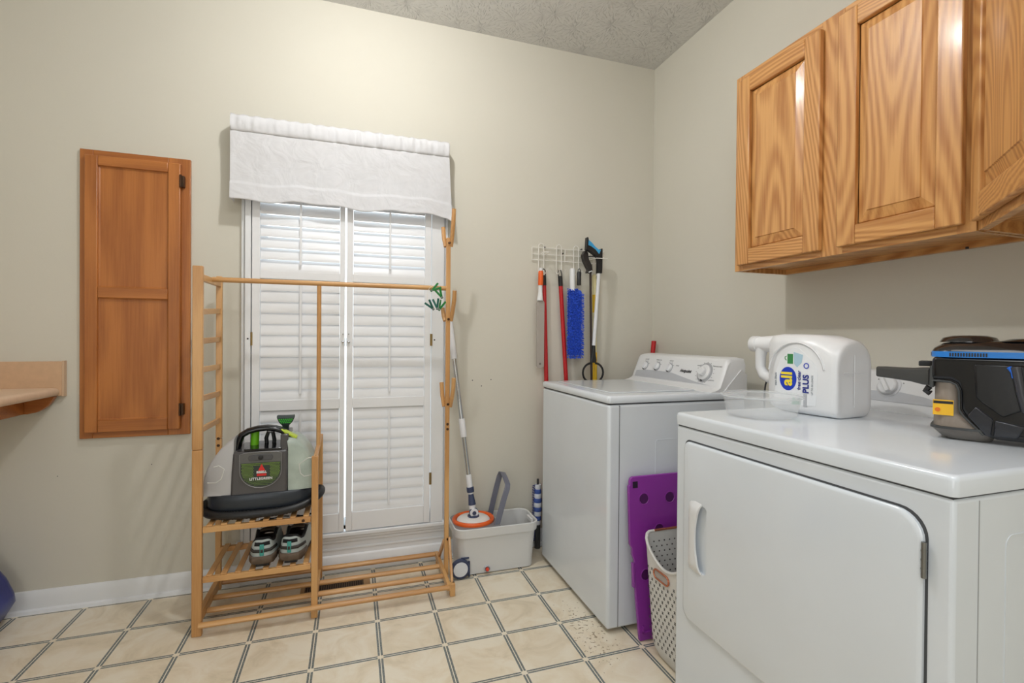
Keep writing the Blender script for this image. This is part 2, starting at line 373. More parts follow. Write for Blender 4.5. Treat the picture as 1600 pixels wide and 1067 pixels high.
# plantation shutters
YS = D-.030                         # middle plane of the panels
def shutter(side, label):
    x0, x1 = ((-.435, -.037) if side < 0 else (-.029, .373))
    lx0, lx1 = ((-.402, -.060) if side < 0 else (0.0, .342))
    t = thing('plantation_shutter', label, 'shutter', ((x0+x1)/2, YS, .203), group='plantation shutter panels')
    m = M(); y0, y1 = YS-.013, YS+.013
    m.box(x0, lx0, y0, y1, .205, 2.0); m.box(lx1, x1, y0, y1, .205, 2.0)
    for a, b in ((.205, .292), (.795, .842), (1.400, 1.437), (1.955, 2.0)): m.box(lx0, lx1, y0+.001, y1-.001, a, b)
    build('frame', m, shutm, t, bevel=.0015)
    for (a, b, n, tilt) in ((.292, .795, 10, 79), (.842, 1.400, 11, 79), (1.437, 1.955, 10, 68)):
        m = M(); p = (b-a)/n
        for i in range(n):
            zc = a+p*(i+.5); c, s_ = math.cos(R(tilt)), math.sin(R(tilt))
            prof = []
            W, Tk = .0295, .0036
            for j in range(12):
                q = 2*PI*j/12; u, v = W*math.cos(q), Tk*math.sin(q)
                # room-side edge (u negative, -y) is the lower one
                prof.append((YS+u*c-v*s_, zc+u*s_+v*c))
            m.prism(prof, lx0+.001, lx1-.001, 'x')
        build('louvers', m, shutm, t, ang=60)
        xc = (lx0+lx1)/2
        off = .0295*math.cos(R(tilt))
        m = M(); m.box(xc-.0045, xc+.0045, YS-off-.014, YS-off-.005, a+.03, b-.015)
        m.tube([(xc, YS-off-.006, b-.02), (xc, YS-off-.012, b-.008), (xc, YS-off-.006, b-.004)], .0012, 6)
        build('tilt_rod', m, shutm, t, bevel=.001)
    hx = x0-.002 if side < 0 else x1+.002
    for z in (.425, 1.125, 1.80):
        m = M(); m.cyl((hx, YS-.015, z-.03), (hx, YS-.015, z+.03), .0028, n=8); m.box(hx-.006, hx+.006, YS-.0145, YS-.0135, z-.03, z+.03)
        build('hinge', m, mat('antique_brass', (150, 128, 84), .4, .8), t)
    kx = x1-.008 if side < 0 else x0+.010
    for z, r in ((1.150, .0028), (1.112, .0062)):
        m = M(); m.lathe([(.002, 0), (r*.6, -.004), (r, -.010), (r*.9, -.014), (0.0005, -.016)], (kx, YS-.012, z), 'y', 12)
        build('knob', m, chrome, t)
    return t
shutter(-1, 'left louvred white shutter panel inside the window')
shutter(1, 'right louvred white shutter panel inside the window, beside the mop')
m = M(); m.box(-.462, -.439, D-.045, D-.0165, .202, 2.02); m.box(.377, .438, D-.040, D-.0165, .202, 2.02); m.box(-.462, .438, D-.045, D-.0165, 2.003, 2.02)
m.k = 1
for x in (-.450, .392): m.cyl((x, D-.046 if x < 0 else D-.041, 1.125), (x, D-.035, 1.125), .004, n=10)
tr = build('trim_1', m, [trimm, black]); struct(tr)

# ------------------------------------------------------------------ valance
def valance():
    t = thing('window_valance', 'white gathered linen valance hanging over the shutters', 'curtain', (-.02, 2.40, 1.73))
    random.seed(3); ph = [random.uniform(0, 6.28) for _ in range(9)]
    def path(u, s):     # u 0..1 along the cloth, s 0 top .. 1 bottom
        xr = .452+.018*s; xl = -.513
        L0 = .06
        if u < L0:
            q = u/L0; return Vector((xl+.004*math.sin(q*3), D-.006-(.085)*q, 0))
        if u > 1-L0:
            q = (u-(1-L0))/L0; return Vector((xr+q*(.028*s+.003), D-.091+.083*q, 0))
        q = (u-L0)/(1-2*L0); return Vector((xl+(xr-xl)*q, D-.091, 0))
    def top(u, s):
        p = path(u, 0); x = p.x
        g = sum(math.sin(x*f+ph[i]+1.2*math.sin(x*9+i)) for i, f in enumerate((95, 140, 210)))/3
        edge = .35+.65*abs(math.sin(x*3.1+1.0))
        bulge = math.sin(PI*min(1, s*1.0))**.5*.011
        p.y -= bulge+g*.0062*edge*(.4+math.sin(PI*s)*.6)
        p.z = 2.108-.074*s+.002*math.sin(x*120)*(1-s)
        return p
    m = M(); m.grid(top, 260, 10)
    build('rod_pocket', m, linen, t, solid=.0012, ang=80)
    def skirt(u, s):
        p = path(u, s); x = p.x
        g = .5*math.sin(x*17+ph[3]+.8*math.sin(x*6))+.3*math.sin(x*41+ph[4]+s*2)+.25*math.sin(x*29-s*3+ph[5])
        p.y -= .006*g*(.2+s)-.004*math.sin(s*PI)+(.006 if s > .74 else 0)
        p.z = 2.036-(.298+.006*math.sin(x*14+1)+.004*math.sin(x*31))*s
        if x > .44: p.z -= .02*s*(x-.44)/.05
        return p
    m = M(); m.grid(skirt, 200, 46)
    build('skirt', m, linen, t, solid=.0012, ang=80)
    m = M(); m.tube([(-.508, D-.004, 2.07), (-.508, D-.085, 2.07), (.448, D-.085, 2.07), (.448, D-.004, 2.07)], .006, 8)
    build('rod', m, shutm, t)
valance()

# ------------------------------------------------------------------ doors with panels
def mapper(o, ux, vx, wx): return frame3(o, ux, vx, wx)      # u across, v up, w out of the face
def raised_door(name, T, u0, u1, v0, v1, parent, mats, fw=.058, th=.019, raised=True, handle=None):
    # mats: [vertical grain, across grain]
    m = M(); m.T = T
    m.k = 0
    m.box(u0, u0+fw, v0, v1, 0, th); m.box(u1-fw, u1, v0, v1, 0, th)
    m.k = 1
    m.box(u0+fw, u1-fw, v0, v0+fw, 0, th-.0004); m.box(u0+fw, u1-fw, v1-fw, v1, 0, th-.0004)
    d = build(name, m, mats, parent, bevel=.0035, seg=2)
    m = M(); m.T = T
    a, b, c, e = u0+fw-.001, u1-fw+.001, v0+fw-.001, v1-fw+.001
    if raised:
        lv = [(0, .003), (.003, .003), (.006, .007), (.034, th-.004), (.036, th-.001)]
    else: lv = [(0, .006), (.004, .006), (.008, .010)]
    rings = [[(a+q, c+q, h), (b-q, c+q, h), (b-q, e-q, h), (a+q, e-q, h)] for q, h in lv]
    m.loft(rings); build('panel', m, mats[0], d, ang=10)
    return d

# wall cabinets on the right
CX = 1.434
cab = thing('wall_cabinet', 'honey oak wall cabinet with two raised-panel doors above the dryer', 'cabinet', (1.57, 1.157, 1.405))
m = M(); m.k = 0
ya, yb, za, zb = .766, 1.547, 1.405, 2.162
m.box(CX, CX+.019, ya, ya+.040, za, zb); m.box(CX, CX+.019, yb-.040, yb, za, zb); m.box(CX, CX+.019, 1.105, 1.180, za, zb)
m.k = 1; m.box(CX+.0005, CX+.019, ya+.04, 1.105, za, za+.035); m.box(CX+.0005, CX+.019, 1.18, yb-.04, za, za+.035)
m.box(CX+.0005, CX+.019, ya+.04, 1.105, zb-.04, zb); m.box(CX+.0005, CX+.019, 1.18, yb-.04, zb-.04, zb)
build('face_frame', m, [OAK[2], OAK[1]], cab, bevel=.001)
m = M(); m.k = 0; m.box(CX+.019, XR-.001, yb-.014, yb-.001, za, zb); m.box(CX+.019, XR-.001, ya+.001, ya+.014, za, zb); m.k = 1
m.box(CX+.019, XR-.001, ya+.014, yb-.014, za+.018, za+.03); m.box(CX+.019, XR-.001, ya+.014, yb-.014, zb-.012, zb); m.box(XR-.013, XR-.001, ya+.014, yb-.014, za+.03, zb-.012)
m.box(XR-.02, XR-.001, ya+.014, yb-.014, za, za+.018)
build('carcass', m, [OAK[2], OAK[1]], cab)
T = mapper((CX-.0005, 0, 0), (0, -1, 0), (0, 0, 1), (-1, 0, 0))
raised_door('door', T, -1.521, -1.172, 1.425, 2.135, cab, [OAK[2], OAK[1]])
raised_door('door', T, -1.112, -.787, 1.425, 2.135, cab, [OAK[2], OAK[1]])
# angled corner cabinet
cc = thing('wall_cabinet', 'angled oak corner wall cabinet at the right edge, turned toward the room', 'cabinet', (1.45, .50, 1.405))
e = Vector((-.345, -.305, 0)).normalized(); nrm = Vector((-e.y, e.x, 0)); nrm = nrm if nrm.x < 0 else -nrm
nrm = Vector((e.y, -e.x, 0)); nrm = nrm if nrm.dot(Vector((-1, 1, 0))) > 0 else -nrm
O = Vector((CX, .762, 0)); LEN = .43
T = mapper(O, e, (0, 0, 1), nrm)
m = M(); m.T = T; m.k = 0
m.box(0, .045, za, zb, -.019, 0); m.box(LEN-.045, LEN, za, zb, -.019, 0); m.k = 1
m.box(.045, LEN-.045, za, za+.035, -.019, -.0005); m.box(.045, LEN-.045, zb-.04, zb, -.019, -.0005)
OD = wood('honey_oak_diagonal', (213, 158, 95), (170, 109, 52), 1, bands=32)
build('face_frame', m, [OAK[2], OD], cc, bevel=.001)
E1 = O+e*LEN
m = M()
m.prism([(CX+.02, .762), (XR-.001, .762), (XR-.001, .156), (E1.x, .156), (E1.x+.012, E1.y+.0)], za+.030, za+.042, 'z')
m.prism([(CX+.02, .762), (XR-.001, .762), (XR-.001, .156), (E1.x, .156), (E1.x+.012, E1.y+.0)], zb-.012, zb, 'z')
m.box(CX+.02, XR-.001, .750, .762, za, zb-.012); m.box(E1.x, E1.x+.012, .156, E1.y, za, zb-.012); m.box(XR-.012, XR-.001, .17, .75, za, zb-.012)
build('carcass', m, OAK[1], cc)
raised_door('door', T, .014, LEN-.030, 1.425, 2.135, cc, [OAK[2], OD])
m = M(); m.cyl((1.655, .905, 1.400), (1.655, .905, 1.406), .004, n=8); build('screw', m, black, cab)

# recessed cabinet on the left part of the back wall
lc = thing('recessed_wall_cabinet', 'tall narrow oak cabinet with two-panel door set in the wall', 'cabinet', (-.88, D, .70))
m = M(); m.k = 0; m.box(-1.081, -1.035, D-.014, D-.0002, .702, 1.911); m.box(-.765, -.683, D-.014, D-.0002, .702, 1.911)
m.k = 1; m.box(-1.035, -.765, D-.0135, D-.0002, .702, .76); m.box(-1.035, -.765, D-.0135, D-.0002, 1.86, 1.911)
build('face_frame', m, [OAK_DIM[2], OAK_DIM[0]], lc, bevel=.002)
m = M(); yf, yk = D-.034, D-.0145; m.k = 0
m.box(-1.058, -1.012, yf, yk, .729, 1.884); m.box(-.762, -.716, yf, yk, .729, 1.884); m.k = 1
for a, b in ((.729, .780), (1.292, 1.338), (1.842, 1.884)): m.box(-1.012, -.762, yf+.0004, yk, a, b)
dr = build('door', m, [OAK_DIM[2], OAK_DIM[0]], lc, bevel=.0035)
for a, b in ((.780, 1.292), (1.338, 1.842)):
    m = M(); lv = [(0, yk-.002), (0, yk-.010), (.006, yk-.007)]
    m.loft([[(-1.012+q, y, a+q), (-.762-q, y, a+q), (-.762-q, y, b-q), (-1.012+q, y, b-q)] for q, y in lv]); build('panel', m, OAK_DIM[2], dr, ang=10)
for z in (.815, 1.808):
    m = M(); m.box(-.712, -.702, D-.036, D-.014, z-.024, z+.024); m.cyl((-.714, D-.037, z-.027), (-.714, D-.037, z+.027), .0045, n=10)
    build('hinge', m, bronze, lc, bevel=.001)

# counter on the left
ct = thing('laundry_counter', 'beige laminate counter with backsplash along the left wall', 'counter', (-1.45, 2.1, .88))
lam = mat('beige_laminate', (216, 188, 160), .35, var=.04, vscale=50)
lam2 = mat('beige_laminate_splash', (208, 172, 138), .4, var=.04, vscale=50)
CY0 = 1.2
m = M(); ed = [(-1.75, .885), (-1.158, .885), (-1.149, .888), (-1.145, .898), (-1.147, .910), (-1.155, .916), (-1.170, .918), (-1.75, .918)]
m.prism(ed, CY0, D-.020, 'y'); build('countertop', m, lam, ct, ang=50)
m = M(); m.box(-1.75, -1.137, D-.019, D-.0005, .885, 1.027); build('backsplash', m, lam2, ct, bevel=.0015)
m = M(); m.box(-1.1365, -1.129, D-.020, D-.0005, .883, 1.029); build('end_cap', m, mat('splash_edge', (206, 176, 146), .4), ct)
m = M()
m.prism([(-1.75, .884), (-1.152, .884), (-1.160, .868), (-1.172, .850), (-1.190, .834), (-1.212, .822), (-1.240, .816), (-1.75, .814)], D-.040, D-.0195, 'y')
m.box(-1.262, -1.250, D-.30, D-.041, .816, .884)
build('bracket', m, OAK_DIM[0], ct, bevel=.001)

# ------------------------------------------------------------------ floor vent
fv = thing('floor_vent', 'brown metal floor register under the bamboo rack', 'vent', (-.067, 2.335, 0))
vm = mat('brown_metal', (96, 74, 54), .45, .6)
m = M(); m.ringprism([(-.216, 2.295), (.082, 2.295), (.082, 2.375), (-.216, 2.375)], [(-.198, 2.309), (.052, 2.309), (.052, 2.361), (-.198, 2.361)], .0005, .005, 'z')
m.box(.052, .060, 2.309, 2.361, .0005, .0045)
build('frame', m, mat('tan_metal', (176, 140, 98), .45, .3), fv, bevel=.001)
m = M()
for i in range(26): x = -.196+i*.0097; m.beam((x, 2.309, .0035), (x, 2.361, .0035), .0052, .0026)
build('slats', m, vm, fv)
m = M(); m.box(-.198, .052, 2.309, 2.361, .0004, .001); build('duct', m, mat('duct_dark', (22, 18, 15), .9), fv)

# ------------------------------------------------------------------ bamboo garment rack
rk = thing('garment_rack', 'bamboo clothes rack with ladder side, shoe shelves and hanging rod', 'rack', (-.07, 2.24, 0))
BX, BY, BZ = BAM
def P(name, fn, material, bevel=.002, parent=rk, **kw):
    m = M(); fn(m); return build(name, m, material, parent, bevel=bevel, **kw)
fy, by = 2.105, 2.40
P('post', lambda m: (m.box(-.572, -.538, fy-.010, fy+.012, .0, .705), m.box(-.572, -.538, fy-.010, fy+.012, .706, 1.40)), BZ, .003)
P('post', lambda m: (m.box(-.563, -.540, by-.012, by+.010, .03, .69), m.box(-.563, -.540, by-.012, by+.010, .691, 1.395)), BZ, .003)
for z0, z1 in ((1.228, 1.244), (1.116, 1.122), (1.007, 1.003), (.898, .887), (.779, .771)):
    P('rung', lambda m: m.beam((-.548, fy+.01, z0), (-.551, by-.012, z1+.0), .012, .022), BY)
P('top_rail', lambda m: m.beam((-.548, fy+.01, 1.358), (-.551, by-.010, 1.362), .016, .026), BY)
P('hanging_rod', lambda m: m.cyl((-.543, 2.252, 1.366), (.415, 2.24, 1.366), .0105, n=14), BX, 0)
P('center_pole', lambda m: m.cyl((-.139, 2.247, 1.356), (-.139, 2.247, .664), .009, n=12), BZ, 0)
P('post', lambda m: m.box(-.155, -.130, fy-.010, fy+.010, .0, .655), BZ, .003)
P('post', lambda m: m.box(-.150, -.128, by-.030, by-.008, .03, .690), BZ, .003)
P('arm', lambda m: m.tube([(-.141, fy+.006, .648), (-.141, 2.16, .652), (-.140, 2.24, .664), (-.139, 2.31, .678), (-.139, by-.030, .682)], .009, 8), BY, 0)
for zz in (.412, .222):
    def shelf(m):
        m.k = 0; m.box(-.536, -.157, fy-.008, fy+.008, zz-.022, zz); m.box(-.540, -.150, by-.022, by-.004, zz-.022, zz)
        m.k = 1
        for i in range(8): x = -.525+i*.0485; m.box(x, x+.021, fy-.006, by-.004, zz, zz+.007)
    P('shelf', shelf, [BX, BY], .0015)
for (y, z, r) in ((2.088, .046, .013), (2.200, .044, .013), (2.300, .044, .013), (2.418, .052, .014)):
    P('bottom_rail', lambda m: m.tube([(-.545, y, z), (.405, y, z)], r, 12, ry=r*.8), BX, 0)
P('side_rail', lambda m: (m.beam((-.556, fy+.012, .056), (-.556, by+.02, .056), .020, .040)), BY)
P('side_rail', lambda m: (m.beam((-.143, fy+.01, .056), (-.143, by+.02, .056), .018, .034)), BY)
P('post', lambda m: m.box(.410, .430, 2.229, 2.251, .03, 1.60), BZ, .003)
P('foot', lambda m: (m.beam((.432, 2.232, .205), (.424, 2.112, .03), .012, .022), m.box(.410, .434, 2.090, 2.116, 0, .055)), BY, .003)
P('foot', lambda m: (m.beam((.412, 2.250, .185), (.410, 2.405, .03), .012, .020), m.box(.400, .422, 2.395, 2.418, 0, .05)), BY, .003)
P('side_rail', lambda m: m.beam((.405, 2.085, .046), (.405, 2.42, .050), .016, .030), BY)
def hook(a, pts): P('hook', lambda m: m.tube(pts, [.0085, .010, .010, .0095, .008][:len(pts)], 8), BZ, 0)
hook(0, [(.433, 2.236, 1.56), (.436, 2.222, 1.62), (.437, 2.205, 1.68), (.438, 2.200, 1.728)])
hook(0, [(.408, 2.246, 1.56), (.404, 2.262, 1.60), (.402, 2.275, 1.655)])
hook(0, [(.434, 2.232, 1.215), (.437, 2.214, 1.255), (.441, 2.196, 1.31), (.441, 2.188, 1.352)])
hook(0, [(.407, 2.248, 1.215), (.404, 2.262, 1.24), (.402, 2.276, 1.275)])
hook(0, [(.434, 2.234, .815), (.438, 2.215, .865), (.440, 2.196, .91), (.440, 2.190, .952)])
hook(0, [(.406, 2.248, .815), (.402, 2.268, .865), (.400, 2.280, .925)])
bolts = [(-.5515, by-.013, .692, 'y'), (-.5515, by-.013, .662, 'y'), (.420, 2.228, .735, 'y'), (.420, 2.228, .712, 'y'), (.420, 2.222, 1.222, 'y'), (.420, 2.222, .828, 'y'), (.422, 2.222, 1.575, 'y'), (.424, 2.226, .200, 'y'), (.428, 2.108, .052, 'y'), (-.185, fy-.009, .400, 'y')]
for x, y, z, a in bolts:
    m = M(); m.lathe([(.006, 0), (.006, -.002), (.004, -.003), (.0005, -.0022)], (x, y, z), 'y', 12); build('bolt', m, bronze, rk)

# clothespins on a ring at the end of the rod
rg = M(); rg.tube([(.352+.030*math.cos(a), 2.228+.004*math.sin(a), 1.325+.050*math.sin(a)) for a in [2*PI*i/28 for i in range(28)]], .0009, 6, close=True)
tag(build('wire_ring', rg, wirem, origin=(.352, 2.228, 1.275)), 'thin wire ring hanging from the rod end, threaded with green clothespins', 'ring')
pins = [((.342, 2.225, 1.352), 35, greenp, 'green clothespin standing highest on the ring, lying along the rod'), ((.388, 2.222, 1.322), 118, greenp, 'green clothespin nearest the rack post, below the rod'),
        ((.349, 2.224, 1.268), 130, tealp, 'dark teal clothespin at the left end of the hanging cluster'), ((.366, 2.215, 1.270), 100, tealp, 'dark green clothespin in the middle of the low cluster'), ((.378, 2.226, 1.266), 68, greenp, 'green clothespin at the right end of the low cluster')]
for (c, ang, mm, lb) in pins:
    t = thing('clothespin', lb, 'clothespin', c, group='clothespins on the ring')
    for s_ in (-1, 1):
        a = R(ang+s_*15); d = Vector((math.cos(a), .12*s_, math.sin(a))); p0 = Vector(c)
        m = M(); m.beam(p0-d*.006, p0+d*.046, .009, .006, up=(0, 1, 0)); build('jaw', m, mm, t, bevel=.001)
    m = M(); m.cyl(Vector(c)-Vector((0, .007, 0)), Vector(c)+Vector((0, .007, 0)), .0045, n=10); build('spring', m, steel, t)

# ------------------------------------------------------------------ spot cleaner on the upper shelf
def cleaner():
    t = thing('carpet_cleaner', 'grey and green portable carpet cleaner with hose on the top shelf', 'carpet cleaner', (-.345, 2.23, .420))
    char = mat('charcoal_plastic', (74, 72, 74), .25, Coat_Weight=.4); char2 = mat('base_charcoal', (40, 46, 54), .35)
    yF, yB = 2.130, 2.330
    # oval base
    m = M(); rings = []
    for z, q in ((.448, .92), (.452, .97), (.462, 1.0), (.492, 1.0), (.509, .985), (.515, .95)):
        ring = []
        for j in range(40):
            a = 2*PI*j/40; c, s_ = math.cos(a), math.sin(a)
            ring.append((-.345+.203*q*math.copysign(abs(c)**.62, c), 2.225+.108*q*math.copysign(abs(s_)**.8, s_), z+.012*(c*.0)))
        rings.append(ring)
    m.loft(rings); build('base', m, char2, t, ang=50)
    # hose wound round the base
    m = M(); pts = []; rr = []
    N_ = 260
    for i in range(N_):
        a = R(-205)+R(395)*i/N_; c, s_ = math.cos(a), math.sin(a)
        pts.append((-.338+.212*math.copysign(abs(c)**.7, c), 2.222+.116*math.copysign(abs(s_)**.8, s_), .442+.036*max(0, c)**2 + (.0 if i < 190 else (i-190)*.0004)))
        rr.append(.0165 if i % 2 else .0150)
    m.tube(pts, rr, 12); build('hose', m, black, t, ang=70)
    # central body: silhouette with a window for the carry handle
    out = [(-.452, .522), (-.449, .60), (-.443, .68), (-.436, .722), (-.424, .744), (-.400, .757), (-.365, .768), (-.330, .770), (-.300, .766), (-.272, .756), (-.250, .738), (-.247, .70), (-.246, .62), (-.248, .522)]
    m = M(); m.prism([(-.452, .506), (-.449, .60), (-.443, .682), (-.247, .682), (-.246, .62), (-.248, .506)], yF, yB, 'y')
    build('body', m, char, t, bevel=.010, seg=4)
    m = M()
    arch = [(-.440, .672), (-.434, .712), (-.424, .737), (-.400, .751), (-.365, .760), (-.330, .762), (-.300, .757), (-.275, .748), (-.257, .730), (-.255, .672)]
    m.tube([(x, 2.20, z) for x, z in arch], .013, 12, ry=.024); build('carry_handle', m, gloss, t, ang=60)
    m = M(); m.box(-.275, -.246, 2.14, 2.30, .675, .742); build('handle_shoulder', m, char, t, bevel=.004)
    # window contents
    m = M(); m.cyl((-.383, 2.225, .678), (-.380, 2.225, .745), .016, n=14); build('spray_wand', m, mat('lime_plastic', (118, 200, 30), .35), t)
    m = M(); pts = [(-.340, 2.25, .68), (-.343, 2.25, .71), (-.335, 2.25, .735), (-.318, 2.25, .735), (-.312, 2.25, .70), (-.315, 2.25, .675)]
    m.tube(pts, .008, 10); build('hose_loop', m, black, t, ang=60)
    m = M(); m.box(-.405, -.27, 2.135, 2.30, .676, .690); build('handle_well', m, gloss, t, bevel=.002)
    # shield front panel
    sh = [(-.418, .672), (-.418, .606)]
    for i in range(15):
        a = R(180+180*i/14); sh.append((-.343+.075*math.cos(a), .606+.068*math.sin(a)))
    sh += [(-.268, .672), (-.285, .678), (-.343, .680), (-.400, .678)]
    m = M(); m.prism(sh, yF-.005, yF+.002, 'y'); fp = build('front_panel', m, mat('panel_grey', (92, 92, 92), .25, Coat_Weight=.5), t, bevel=.002)
    m = M(); m.tube([(x, yF-.0055, z) for x, z in sh], .0014, 6, close=True); build('panel_trim', m, mat('trim_silver', (150, 150, 152), .25, .5), fp, ang=70)
    m = M(); m.k = 0; sh2 = [(-.343+(x+.343)*.95, .606+(z-.606)*.94) for x, z in sh if z < .642]; sh2 = [(-.414, .638)]+sh2+[(-.272, .638)]
    m.prism(sh2, yF-.0056, yF-.004, 'y'); build('badge_field', m, mat('badge_dark', (44, 54, 48), .35), fp)
    m = M()
    for r_ in range(17):
        for c_ in range(34):
            x = -.410+c_*.0042+(r_ % 2)*.0021; z = .634-r_*.0056
            if z < .606 and ((x+.343)/.068)**2+((z-.606)/.061)**2 > 1: continue
            if abs(x+.343) > .068: continue
            if abs(x+.340) < .030 and .570 < z < .628: continue
            k = .0011 if z > .58 else .0008
            m.box(x-k, x+k, yF-.0062, yF-.0055, z-k, z+k)
    build('dot_pattern', m, mat('dot_lime', (150, 190, 60), .4), fp)
    m = M(); m.prism([(-.340+q[0], .608+q[1]) for q in ((-.013, -.003), (.013, -.003), (.0, .024))], yF-.0068, yF-.0058, 'y')
    m.box(-.357, -.323, yF-.0068, yF-.0058, .585, .594)
    build('logo_mark', m, mat('logo_red', (215, 40, 36), .4), fp)
    white = mat('print_white', (235, 235, 235), .5)
    text('BISSELL', .012, (-.340, yF-.0072, .600), (1, 0, 0), (0, 0, 1), white, fp, 'logo_text', bold=.0004, sx=.95)
    text('LITTLEGREEN', .0135, (-.342, yF-.0072, .574), (1, 0, 0), (0, 0, 1), white, fp, 'model_text', sx=1.0, bold=.0003)
    m = M(); m.prism(rrect(-.387, -.300, .647, .669, .0105), yF-.0085, yF-.004, 'y'); sw = build('power_switch', m, mat('switch_grey', (78, 78, 80), .3), fp, bevel=.001)
    m = M(); m.lathe([(.009, 0), (.009, -.003), (.006, -.004), (.0005, -.004)], (-.343, yF-.008, .658), 'y', 18); build('switch_button', m, black, sw)
    # tanks, quarter ovals each side
    def tank(name, sgn, xs, material, pts):
        m = M(); rings = []
        n = len(pts)
        for y, q in ((yF+.008, .93), (yF+.018, .985), (yF+.045, 1.0), (yB-.045, 1.0), (yB-.018, .98), (yB-.008, .92)):
            rings.append([(xs+(x-xs)*q, y, .514+(z-.514)*q) for x, z in pts])
        m.loft(rings); return build(name, m, material, t, ang=60)
    L_ = [(-.450, .512), (-.548, .517), (-.551, .555), (-.545, .592), (-.534, .625), (-.516, .658), (-.492, .692), (-.466, .718), (-.440, .738), (-.4405, .70), (-.446, .62)]
    tk = tank('dirty_water_tank', -1, -.45, tankm, L_)
    Rr = [(-.246, .512), (-.246, .62), (-.246, .70), (-.250, .728), (-.222, .722), (-.196, .700), (-.172, .668), (-.157, .632), (-.149, .595), (-.147, .555), (-.150, .518)]
    tg = tank('clean_water_tank', 1, -.246, tankg, Rr)
    for tt, pp in ((tk, [(-.510, .628), (-.492, .632), (-.474, .618), (-.484, .580), (-.502, .566), (-.530, .568)]), (tg, [(-.150, .642), (-.170, .640), (-.205, .618), (-.200, .580), (-.186, .566), (-.150, .572)])):
        m = M(); m.tube([(x, yF+.009, z) for x, z in pp], .0022, 8); build('grip_ridge', m, mat('tank_ridge', (212, 212, 206), .3), tt, ang=70)
    m = M(); m.tube([(-.225, 2.22, .54), (-.215, 2.22, .60), (-.205, 2.22, .66), (-.215, 2.22, .70)], [.022, .026, .016, .006], 10)
    build('spray_tool_behind_tank', m, mat('lime_plastic', (118, 200, 30), .35), t).name = 'spray_tool'
    m = M(); m.prism([(-.277, .758), (-.255, .748), (-.215, .724), (-.220, .716), (-.240, .728), (-.262, .742)], 2.16, 2.20, 'y'); build('latch', m, mat('latch_lime', (190, 210, 60), .35), t, bevel=.002)
    # brush tool standing behind
    m = M(); m.prism([(-.305, .800), (-.236, .800), (-.236, .790), (-.245, .770), (-.258, .756), (-.262, .700), (-.280, .700), (-.284, .756), (-.297, .770), (-.305, .790)], 2.262, 2.286, 'y')
    bt = build('brush_tool', m, mat('tool_dark', (30, 44, 40), .3), t, bevel=.002)
    m = M()
    for r_, (z, n) in enumerate(((.783, 7), (.776, 6), (.769, 5))):
        for i in range(n): x = -.2705+(i-(n-1)/2)*.0082; m.box(x-.0028, x+.0028, 2.2595, 2.262, z-.0022, z+.0022)
    build('brush_openings', m, mat('tool_green', (60, 190, 50), .4), bt)
    m = M(); m.box(-.303, -.238, 2.2595, 2.262, .788, .799); build('nozzle_lip', m, mat('lip_grey', (70, 82, 84), .3), bt)
cleaner()

